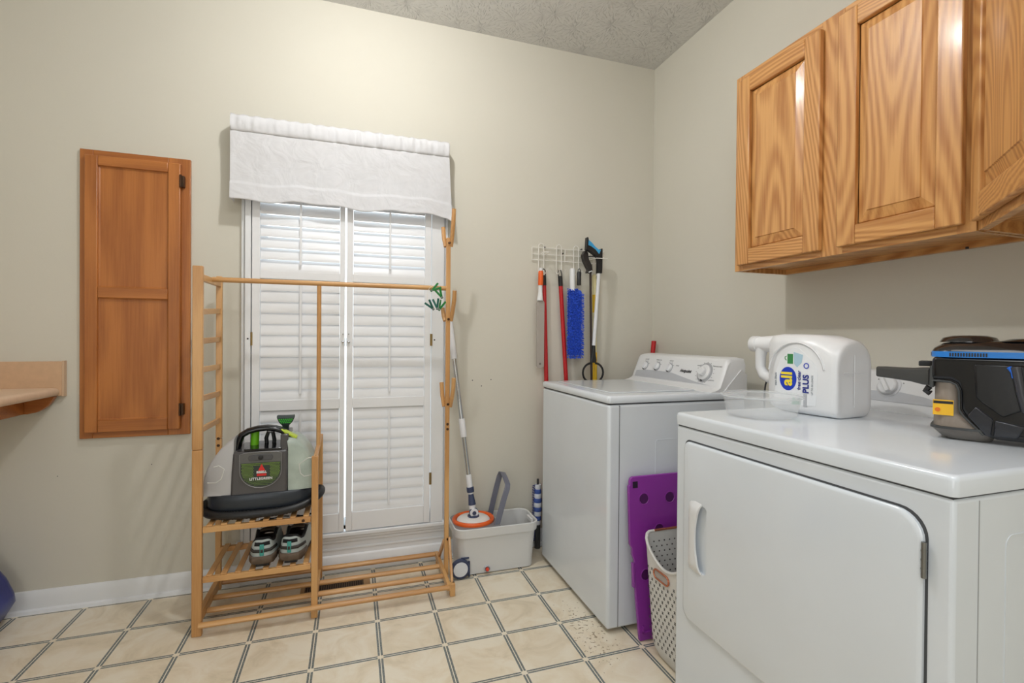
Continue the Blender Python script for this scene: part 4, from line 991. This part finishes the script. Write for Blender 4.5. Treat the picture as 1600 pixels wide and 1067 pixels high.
# ------------------------------------------------------------------ dryer
def dryer():
    x0, x1, y0, y1 = .945, 1.655, .529, 1.250
    t = thing('clothes_dryer', 'white front-load clothes dryer with wide door nearest the camera', 'dryer', ((x0+x1)/2, (y0+y1)/2, 0))
    m = M(); m.box(x0, x1, y0, y1, .018, .8745); build('cabinet', m, enam, t, bevel=.007, seg=4)
    m = M(); m.box(x0+.004, x1-.004, y0+.004, y1-.004, .868, .8775); build('top_gap', m, seam, t)
    m = M(); rings = []
    for (q, z) in ((.002, .8765), (-.003, .879), (-.004, .905), (-.0025, .911), (.001, .9142), (.006, .915)):
        rings.append([(a, b, z) for a, b in rrect(x0+q, x1-q, y0+q, y1-q, .012, 5)])
    m.loft(rings); build('top_panel', m, enam, t, ang=50)
    m = M(); m.box(x0+.062, x0+.064, y0-.0006, y0+.003, .025, .868); build('panel_seam', m, greym, t)
    m = M(); m.ringprism(rrect(x0+.135, x1-.08, .20, .80, .02), rrect(x0+.138, x1-.083, .203, .797, .017), y0-.001, y0+.002, 'y'); build('side_emboss', m, enam, t)
    def dpoly(g):
        a, b, c, e = .569-g, 1.207+g, .314-g, .838+g
        return rrect(a, b, c, e, [.04, .030, .022, .046], 7)
    # groove behind the door, door slab with a pocket for the handle
    m = M(); m.prism(dpoly(.0030), x0-.0006, x0+.004, 'x'); build('door_gasket', m, seam, t)
    m = M(); rings = []
    for g, x in ((-.0015, x0-.0002), (-.0015, x0-.006), (-.004, x0-.009), (-.009, x0-.0105)):
        rings.append([(x, a, b) for a, b in dpoly(g)])
    m.loft(rings); door = build('door', m, enam, t, ang=50)
    # boolean-free handle: shallow pocket cut with a modifier
    c = M(); c.prism(rrect(1.104, 1.165, .478, .668, .012), x0-.03, x0-.0015, 'x')
    cut = build('pocket_cutter', c, enam)
    bo = door.modifiers.new('pocket', 'BOOLEAN'); bo.operation = 'DIFFERENCE'; bo.object = cut; bo.solver = 'EXACT'
    bpy.context.view_layer.update(); dg = bpy.context.evaluated_depsgraph_get(); me = bpy.data.meshes.new_from_object(door.evaluated_get(dg)); door.modifiers.clear(); me.transform(Matrix.Identity(4)); old = door.data; door.data = me
    # the cutter was authored in world space, the door relative to its dryer
    bpy.data.objects.remove(cut)
    me.shade_smooth(); me.set_sharp_from_angle(angle=R(35))
    m = M(); rings = []
    for i in range(17):
        q = i/16; z = .470+.205*q; bow = math.sin(PI*q)
        ya_ = 1.122+.020*bow; yb_ = 1.178; xo = x0-.010-.012*min(1, bow*4)
        rings.append([(x0-.009, yb_, z), (xo+.003, yb_-.010, z), (xo, (ya_+yb_)/2, z), (xo+.001, ya_, z), (xo+.006, ya_-.001, z), (x0-.009 if i in (0, 16) else xo+.009, ya_+.010, z)])
    m.loft(rings); build('handle', m, enam2, door, ang=50)
    for z in (.760, .40):
        m = M(); m.cyl((x0-.009, .5675, z-.031), (x0-.009, .5675, z+.031), .0040, n=12)
        for k_ in (-.0155, .0, .0155): m.cyl((x0-.009, .5675, z+k_-.001), (x0-.009, .5675, z+k_+.001), .0046, n=12)
        build('hinge', m, steel, t)
    # back console
    prof = [(1.600, .914), (1.604, .946), (1.640, 1.032), (1.650, 1.040), (1.690, 1.042), (1.694, 1.036), (1.694, .914)]
    m = M(); rings = []
    for y, q in ((y0+.006, .92), (y0+.02, 1), (y1-.02, 1), (y1-.006, .92)): rings.append([(1.66+(x-1.66)*q, y, .914+(z-.914)*q) for x, z in prof])
    m.loft(rings); cs = build('console', m, enam2, t, ang=40)
    d = Vector((.036, 0, .086)).normalized(); n_ = Vector((-d.z, 0, d.x)); o = Vector((1.604, 0, .946))
    T = lambda y, s_: frame3(o+d*s_+Vector((0, y, 0)), (0, -1, 0), d, n_)
    m = M(); m.T = T(0, 0); m.prism([(-1.20, .0), (-1.20, .030), (-1.05, .034), (-.985, .026), (-.90, .004), (-.90, 0)], .0002, .0012, 'z'); build('graphic_band', m, mat('band_grey', (186, 188, 192), .4), cs)
    m = M(); m.T = T(1.090, .050); m.lathe([(.036, 0), (.036, .002), (.030, .003)], n=32); build('dial_ring', m, mat('ring_white', (206, 207, 210), .3), cs)
    m = M(); m.T = T(1.090, .050); m.lathe([(.029, .0), (.028, .012), (.024, .015), (.0005, .015)], n=32); m.T = m.T @ Matrix.Rotation(R(35), 4, 'Z'); m.box(-.006, .006, -.026, .026, .012, .026); build('knob', m, enam2, cs, bevel=.0015)
    for a in (150, 60, 20):
        m = M(); m.T = T(1.090-.043*math.cos(R(a)), .050+.043*math.sin(R(a))); m.lathe([(.0016, 0), (.0016, .0012)], n=8); build('tick', m, seam, cs)
    m = M()
    for xx in (x0+.06, x1-.06):
        for yy in (y0+.06, y1-.06): m.cyl((xx, yy, 0), (xx, yy, .03), .02, n=12)
    build('feet', m, black, t)
dryer()

# ------------------------------------------------------------------ purple board and hamper between the machines
def board():
    t = thing('folding_board', 'purple plastic board with round recesses leaning on the washer side', 'board', (1.22, 1.575, 0))
    # local frame: u along x, v up the board, w toward the camera
    a = Vector((0, 1.580, .002)); b = Vector((0, 1.618, .612)); v = (b-a).normalized(); Tm = frame3((1.0, a.y, a.z), (1, 0, 0), v, Vector((1, 0, 0)).cross(v))
    L_ = .610
    out = [(.030, 0), (.40, 0), (.40, L_), (.016, L_), (.006, L_-.006), (.003, L_-.018), (.003, L_-.03), (-.003, L_-.034), (-.003, .36), (.006, .345), (.006, .32), (.014, .30), (.018, .16), (.028, .02)]
    m = M(); m.T = Tm; m.prism(out, -.0, .014, 'z'); bd = build('panel', m, purp, t, bevel=.002)
    for (u, w_) in ((.062, .524), (.178, .520), (.127, .403), (.062, .24), (.30, .40), (.30, .522)):
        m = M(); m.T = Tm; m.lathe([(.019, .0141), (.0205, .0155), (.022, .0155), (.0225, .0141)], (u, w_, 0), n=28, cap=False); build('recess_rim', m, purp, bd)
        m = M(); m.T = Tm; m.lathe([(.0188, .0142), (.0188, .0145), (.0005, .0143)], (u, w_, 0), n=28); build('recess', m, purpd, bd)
    m = M(); m.T = Tm; m.box(.014, .036, .568, .592, .014, .0146); build('slot', m, mat('slot_dark', (36, 14, 44), .6), bd)
    m = M(); m.T = Tm; m.box(.040, .075, .03, .034, .014, .022); m.box(.040, .044, .03, .055, .014, .022); build('lug', m, purp, bd)
    m = M(); m.T = Tm; m.box(.006, .012, .20, .29, .002, .018); build('latch', m, purp, bd, bevel=.001)
board()
def hamper():
    X0, X1, Y0, Y1 = 1.012, 1.42, 1.275, 1.530
    t = thing('laundry_hamper', 'white perforated laundry basket with copper handle between washer and dryer', 'laundry basket', ((X0+X1)/2, (Y0+Y1)/2, 0))
    def tap(z): return .022*(1-z/.42)+ (.018*max(0, 1-z/.06)**2)
    def zt(x, y):   # rim height: dips on both ends
        k_ = max(0, 1-abs((y-(Y0+Y1)/2)/((Y1-Y0)/2))**2.2)
        e_ = max(0, 1-min(abs(x-X0), abs(x-X1))/.05)
        return .428-.085*k_*e_
    n = 96; base = rrect(X0, X1, Y0, Y1, .030, 5)
    # resample the outline evenly
    per = []; P_ = base+[base[0]]; segs = [math.dist(P_[i], P_[i+1]) for i in range(len(base))]; tot = sum(segs)
    for i in range(n):
        s_ = tot*i/n; k_ = 0
        while s_ > segs[k_]: s_ -= segs[k_]; k_ += 1
        q = s_/segs[k_]; per.append((P_[k_][0]+(P_[k_+1][0]-P_[k_][0])*q, P_[k_][1]+(P_[k_+1][1]-P_[k_][1])*q))
    cx, cy = (X0+X1)/2, (Y0+Y1)/2
    def ringat(f, inset=0):
        r_ = []
        for x, y in per:
            z = zt(x, y)*f if f > 0 else .004
            tt = tap(z)+inset
            r_.append((x-math.copysign(min(tt, abs(x-cx)), x-cx), y-math.copysign(min(tt, abs(y-cy)), y-cy), max(z, .004)))
        return r_
    m = M(); fr = [0, .03, .08, .15, .3, .5, .7, .85, .96, 1.0]
    rings = [ringat(f) for f in fr]+[ringat(1.0, .004)]+[ringat(f, .004) for f in reversed(fr[1:-1])]+[[(x, y, .02) for x, y, z in ringat(0, .03)]]
    m.loft(rings); bd = build('body', m, hamp, t, ang=45)
    m = M(); rr = [(p[0]+(-.003 if p[0] < cx else .003)*0, p[1], p[2]+.002) for p in ringat(1.0, .001)]; m.tube(rr, .0055, 8, close=True); build('rim', m, hamp, t, ang=60)
    m = M()
    for (ax, lo_, hi_) in (('x', Y0, Y1), ('y', X0, X1)):
        nc = int((hi_-lo_)/.0225)
        for r_ in range(19):
            for c_ in range(nc):
                u = lo_+.022+c_*.0225+(r_ % 2)*.01125; z = .060+r_*.0185
                if u > hi_-.02: continue
                if ax == 'x':
                    if z > zt(X0, u)-.045: continue
                    if .285 < z < .345 and 1.365 < u < 1.475: continue
                    x = X0+tap(z)-.0012
                    for s_ in (-1, 1): m.beam((x, u-.0032, z-.0042*s_), (x, u+.0032, z+.0042*s_), .0016, .0010, up=(1, 0, 0))
                elif z < .40:
                    y = Y1-tap(z)-.0045
                    if z > .22: m.lathe([(.003, 0), (.003, -.001)], (u, y, z), 'y', 6)
    pf = build('perforations', m, holem, bd); pf['kind'] = 'stuff'
    # copper capsule handle on the end
    def capsule(r, off=0): return rrect(1.372, 1.468, .318-r, .318+r, r-.0002, 6)
    x = X0+tap(.318)-.002
    m = M(); c_ = rrect(1.378, 1.462, .300, .330, .0148, 7); m.tube([(x-.001+0*(z-.3), y, z-.0) for y, z in c_], .0032, 8, close=True); build('handle', m, copper, t, ang=60)
    m = M(); m.prism(rrect(1.379, 1.461, .301, .329, .0138, 7), x-.0005, x+.0018, 'x'); build('handle_opening', m, mat('opening_grey', (168, 160, 154), .6), t)
    m = M(); m.tube([(1.06, Y1-.004, .433), (1.35, Y1-.004, .433)], .0045, 8); build('rim_bar', m, copper, t)
hamper()

# ------------------------------------------------------------------ things on the dryer
TOP = .9153
def jug():
    th = R(5)
    t = thing('detergent_jug', 'white laundry detergent jug lying on its side on the dryer', 'detergent', (1.284, 1.0, TOP), th)
    # local: +y runs along the jug (base at y=0, spout/handle far), +x depth, z up
    W = mat('jug_white', (234, 235, 236), .28, Subsurface_Weight=.0)
    def sect(y, x0, x1, z0, z1, r): return [(a, y, b) for a, b in rrect(x0, x1, z0, z1, r, 6)]
    secs = [(.004, .020, .142, .016, .196, [.02, .03, .060, .060]), (.0, .008, .152, .006, .212, [.022, .034, .070, .070]), (.004, .001, .159, .001, .221, [.022, .034, .074, .074]), (.02, 0, .160, 0, .227, [.024, .036, .078, .078]),
            (.06, 0, .158, 0, .236, [.022, .034, .060, .050]), (.12, 0, .152, 0, .240, [.02, .03, .05, .032]), (.19, .004, .146, .002, .241, [.02, .03, .05, .030]),
            (.222, .012, .138, .012, .238, [.02, .03, .05, .030]), (.240, .030, .120, .04, .232, [.02, .03, .04, .03])]
    m = M(); m.loft([sect(*s_) for s_ in secs]); build('body', m, W, t, ang=60, local=True)
    # neck, cap end and grip loop
    m = M(); pts = [(.072, .20, .207), (.068, .25, .208), (.062, .285, .208), (.060, .305, .208)]
    m.tube(pts, [.031, .029, .026, .025], 16); build('neck', m, W, t, ang=60, local=True)
    m = M(); pts = [(.060, .288, .208), (.060, .296, .17), (.062, .298, .13), (.064, .286, .105), (.066, .262, .094), (.070, .235, .098)]
    m.tube(pts, [.022, .017, .016, .018, .019, .02], 14); build('grip', m, W, t, ang=60, local=True)
    m = M(); m.lathe([(.001, .332), (.020, .332), (.027, .326), (.027, .304), (.024, .302)], (.060, 0, .208), 'y', 24); build('cap', m, W, t, ang=50, local=True)
    # raised arch line on the label side
    m = M(); pts = []
    for i in range(20):
        a = R(170-165*i/19); pts.append((-.0005, .125-.0+.090*math.cos(a), .120+.095*math.sin(a)))
    m.tube(pts, .003, 6); build('arch_ridge', m, W, t, ang=60, local=True)
    m = M(); m.tube([(.075, -.001, .03), (.075, -.001, .18)], .0012, 6); m.tube([(.03, -.001, .130), (.12, -.001, .130)], .0012, 6); build('mould_line', m, W, t, local=True)
    # label (flat sticker on the side facing the room)
    lab = M(); poly = [(.060, .030), (.055, .12), (.062, .150), (.110, .196), (.130, .200), (.175, .165), (.190, .12), (.195, .020)]
    lab.prism([(y, z) for y, z in poly], -.0012, .0004, 'x'); lb = build('label', lab, mat('label_white', (238, 240, 242), .4), t, local=True)
    def disc(nm, y, z, r, mm, x=-.0016, sy=1, n=28, par=lb):
        q = M(); q.loft([[(xx, y+r*sy*math.cos(2*PI*j/n), z+r*math.sin(2*PI*j/n)) for j in range(n)] for xx in (x, x+.001)]); return build(nm, q, mm, par, local=True)
    blue = mat('label_blue', (28, 62, 190), .35); yl = mat('label_yellow', (250, 226, 60), .4); navy_ = mat('label_navy', (38, 52, 140), .4); gr = mat('label_green', (60, 140, 80), .4); pale = mat('label_pale_blue', (176, 206, 222), .4); grey_ = mat('label_grey', (150, 156, 164), .4)
    disc('brand_disc', .148, .104, .036, blue, sy=.78)
    Z = Vector((0, 0, 0))
    def tx(s, size, y, z, mm, nm='lettering', **k): text(s, size, (-.0024, y, z), (0, 0, 1), (0, 1, 0), mm, lb, nm, depth=.0003, off=Z, **k)
    tx('all', .050, .150, .104, yl, 'brand_text', bold=.0015)
    tx('free\u00b7clear', .0150, .111, .102, navy_, 'variant_text', bold=.0002)
    tx('PLUS', .0255, .089, .092, navy_, 'variant_text', bold=.0008)
    tx('stain lifters', .009, .189, .100, grey_, 'small_text', bold=.0002); tx('UP TO 88 LOADS', .0075, .070, .090, grey_, 'small_text')
    tx('HE', .011, .110, .042, gr, 'small_text')
    q = M(); q.box(-.0020, -.001, .132, .150, .150, .180); gb = build('green_badge', q, gr, lb, local=True)
    q = M(); q.tube([(-.0016, .153, .160), (-.0016, .158, .164), (-.0016, .158, .170), (-.0016, .153, .173)], .0012, 6); build('badge_loop', q, gr, gb, local=True)
    q = M(); q.prism([(.130, .186), (.100, .178), (.104, .155), (.118, .140), (.128, .150)], -.0017, -.001, 'x'); build('pale_swoosh', q, pale, lb, local=True)
    q = M(); q.prism([(.130, .050), (.105, .030), (.135, .026)], -.0019, -.001, 'x'); build('leaf_mark', q, mat('leaf_pale', (150, 196, 170), .4), lb, local=True)
    q = M(); q.lathe([(.0085, -.0018), (.0085, -.0024), (.0060, -.0024), (.0060, -.0018)], (0, .089, .146), 'x', 20, cap=False); build('drop_ring', q, blue, lb, local=True)
    q = M(); q.box(-.0018, -.001, .086, .097, .025, .062); build('grey_bar', q, mat('bar_grey', (186, 188, 192), .4), lb, local=True)
jug()
def bowl():
    c = (1.132, 1.114)
    t = thing('plastic_container', 'clear round plastic tub sitting on the dryer beside the jug', 'container', (c[0], c[1], TOP))
    m = M(); m.lathe([(.001, 0), (.082, 0), (.090, .004), (.094, .012), (.101, .050), (.102, .056), (.108, .058), (.109, .064), (.105, .066), (.1035, .060), (.1000, .056), (.0925, .014), (.088, .006), (.081, .002), (.001, .002)], (0, 0, 0), 'z', 56)
    build('tub', m, clear, t, ang=50, local=True)
    m = M(); m.lathe([(.1085, .0575), (.1105, .0595), (.1085, .0615)], (0, 0, 0), 'z', 56, cap=False); build('rim', m, glassy('clear_rim', (225, 228, 230), .1, 0, 1.45, .5), t, ang=80, local=True)
    m = M(); m.prism([(-.118, .0), (-.104, .018), (-.100, -.012)], .058, .061, 'z'); build('lid_tab', m, MATS['clear_rim'], t, local=True)
bowl()
def vacuum():
    a = math.atan2(-.89, .45)
    t = thing('handheld_vacuum', 'black handheld vacuum with blue band and dusty clear bin on the dryer', 'vacuum cleaner', (1.262, .757, TOP), a)
    # local x to the right of the picture, y away from the room, z up
    B = lambda nm, m, mm, par=None, **k: build(nm, m, mm, par or t, local=True, **k)
    def sect(z, x0, x1, y0, y1, r): return [(p, q, z) for p, q in rrect(x0, x1, y0, y1, r, 5)]
    # motor housing: one shell that steps back for the dust bin
    m = M(); m.prism([(.002, .187), (.002, .133), (.034, .132), (.044, .126), (.049, .112), (.050, .070), (.056, .058), (.090, .018), (.110, .010), (.34, .010), (.34, .187)], .0, .140, 'y'); B('housing', m, gloss, bevel=.010, seg=4)
    m = M(); m.loft([sect(.186, -.001, .341, -.001, .143, .035), sect(.199, -.001, .341, -.001, .143, .035)], cap=True); bb = B('accent_band', m, mat('band_blue', (42, 128, 214), .3))
    m = M()
    for i in range(14): x = .032+i*.0045; m.box(x, x+.0026, -.002, .001, .188, .196)
    for i in range(6): m.box(-.002, .0, .035+i*.008, .040+i*.008, .188, .196)
    B('vent_slots', m, black, bb)
    m = M(); m.loft([sect(.199, 0, .34, 0, .142, .035), sect(.206, .003, .34, .003, .139, .035), sect(.218, .018, .34, .018, .124, .04), sect(.223, .05, .34, .032, .11, .035)]); B('top_cover', m, mat('cover_black', (34, 33, 34), .16, Coat_Weight=.5), ang=60)
    m = M(); m.lathe([(.052, .220), (.046, .230), (.030, .235), (.001, .236)], (.062, .070, 0), 'z', 32); B('filter_cap', m, MATS['cover_black'], ang=50)
    m = M(); m.loft([sect(.222, .11, .33, .02, .12, .02), sect(.228, .13, .31, .03, .11, .02)]); B('display_hump', m, MATS['cover_black'], ang=50)
    # dust bin with window
    m = M(); m.loft([sect(.026, .004, .105, .004, .132, .03), sect(.050, .004, .075, .006, .132, .03), sect(.060, .006, .055, .008, .130, .024), sect(.128, .006, .052, .008, .130, .022)]); db = B('dust_bin', m, smoke, ang=60)
    m = M(); m.loft([sect(.000, .030, .100, .020, .115, .02), sect(.004, .018, .104, .012, .122, .03), sect(.020, .004, .112, .002, .134, .03), sect(.026, .001, .114, -.001, .136, .03)]); B('bin_lid', m, mat('lid_dusty', (128, 122, 116), .35, Transmission_Weight=.2), ang=45)
    m = M(); m.loft([sect(.024, -.001, .110, -.003, .137, .03), sect(.029, -.001, .110, -.003, .137, .03)]); B('bin_seal', m, dgrey, ang=45)
    m = M(); m.tube([(.004, .003, .132), (.033, -.001, .131), (.044, -.001, .125), (.0485, -.001, .112), (.0495, -.001, .070), (.056, -.001, .057), (.089, -.001, .018)], .0022, 8); B('bin_gasket', m, dgrey)
    m = M(); m.prism([(.062, .058), (.076, .080), (.104, .055), (.100, .016), (.092, .018)], -.004, .006, 'y'); B('facet', m, mat('body_navy_black', (28, 32, 42), .18, Coat_Weight=.5), bevel=.003)
    m = M(); m.prism([(.106, .053), (.104, .018), (.140, .018), (.152, .045)], -.004, .006, 'y'); B('facet', m, MATS['body_navy_black'], bevel=.003)
    m = M(); m.prism([(.072, .172), (.150, .172), (.156, .082), (.118, .060), (.086, .088), (.076, .10)], -.003, .004, 'y'); B('side_recess', m, mat('recess_black', (20, 20, 22), .22), bevel=.004)
    m = M(); m.tube([(.136, -.008, .168), (.139, -.012, .150), (.144, -.012, .115), (.151, -.010, .080), (.170, -.006, .062)], [.009, .008, .0075, .008, .009], 10); B('handle', m, mat('handle_grey', (62, 62, 68), .35), ang=60)
    m = M(); m.tube([(.126, -.006, .168), (.132, -.009, .158), (.134, -.009, .146)], .0042, 8); B('trigger', m, mat('trigger_blue', (40, 110, 220), .3))
    m = M(); m.prism([(.10, .030), (.165, .016), (.24, .012), (.24, .040), (.20, .050), (.16, .022), (.13, .030)], .0, .05, 'y'); B('battery_base', m, dgrey, bevel=.003)
    # nozzle tube running back and to the left
    m = M(); rings = []
    for q, (w_, h_) in ((0, (.020, .0215)), (.02, (.020, .0205)), (.05, (.019, .0165)), (.10, (.019, .0145)), (.14, (.019, .0135))):
        o_ = Vector((.006, .05, .138))+Vector((-.80, .60, 0))*q; o_.z -= -.02*q; ax = Vector((.60, .80, 0))
        rings.append([o_+ax*(p_*w_)+Vector((0, 0, r_*h_)) for p_, r_ in rrect(-1, 1, -1, 1, .35, 4)])
    m.loft(rings); B('nozzle', m, mat('nozzle_grey', (66, 66, 64), .45), ang=50)
    m = M(); m.box(-.026, .0, .055, .10, .162, .174); B('release_button', m, black, bevel=.002)
    m = M(); m.tube([(-.004, .03, .115), (-.010, .032, .105), (-.002, .03, .100)], .007, 8); B('catch', m, black)
    m = M(); m.box(-.002, .006, .006, .030, .115, .165); B('hinge_block', m, dgrey, bevel=.002)
    # warning sticker (code square left out)
    m = M(); m.box(.0045, .040, .0050, .0082, .054, .0885); st = B('sticker', m, mat('sticker_yellow', (245, 190, 40), .4), db)
    m = M(); m.box(.0055, .039, .0044, .0052, .080, .0860); B('sticker_band', m, black, st)
    m = M(); m.lathe([(.005, .0052), (.005, .0044), (.0005, .0044)], (.013, 0, .066), 'y', 14); B('sticker_icon', m, mat('icon_orange', (230, 120, 30), .4), st)
vacuum()
# cable behind the jug
m = M(); m.tube([(1.50, 1.46, .935), (1.515, 1.47, .965), (1.54, 1.48, 1.00), (1.58, 1.485, 1.03), (1.62, 1.485, 1.045), (1.692, 1.485, 1.06)], .0032, 8)
m.tube([(1.50, 1.46, .935), (1.495, 1.455, .80), (1.50, 1.45, .50), (1.52, 1.45, .02)], .0032, 8)
tag(build('power_cord', m, black, origin=(1.52, 1.45, 0)), 'black power cord rising behind the white jug between the machines', 'cord')

# ------------------------------------------------------------------ blue tote at the left edge
t = thing('storage_tote', 'dark blue plastic tote on the floor under the counter', 'tote', (-1.50, 2.28, 0))
bt = mat('tote_blue', (36, 46, 120), .3, var=.25, vscale=9, bump=.3, bscale=10)
m = M(); rings = []
for z, q in ((.012, -.012), (.03, .006), (.09, .040), (.12, .036), (.18, .012), (.26, -.040), (.32, -.085), (.36, -.13)):
    xr = -1.290+q; rings.append([(a, b, z) for a, b in rrect(-1.72, xr, 2.10-q*.3, 2.44, .05, 5)])
m.loft(rings); build('tub', m, bt, t, ang=60)
m = M(); m.loft([[(a, b, z) for a, b in rrect(-1.715, -1.300+q, 2.105, 2.435, .045, 5)] for z, q in ((0, 0), (.013, .004))]); build('base_rim', m, black, t)

# ceiling fixture (above the frame)
t = thing('ceiling_light', 'small white ceiling lamp holder above the picture', 'lamp', (LAMP[0], LAMP[1], H))
m = M(); m.lathe([(.001, H), (.085, H), (.08, H-.02), (.03, H-.035), (.025, H-.075), (.001, H-.075)], (LAMP[0], LAMP[1], 0), 'z', 28); build('holder', m, enam2, t)
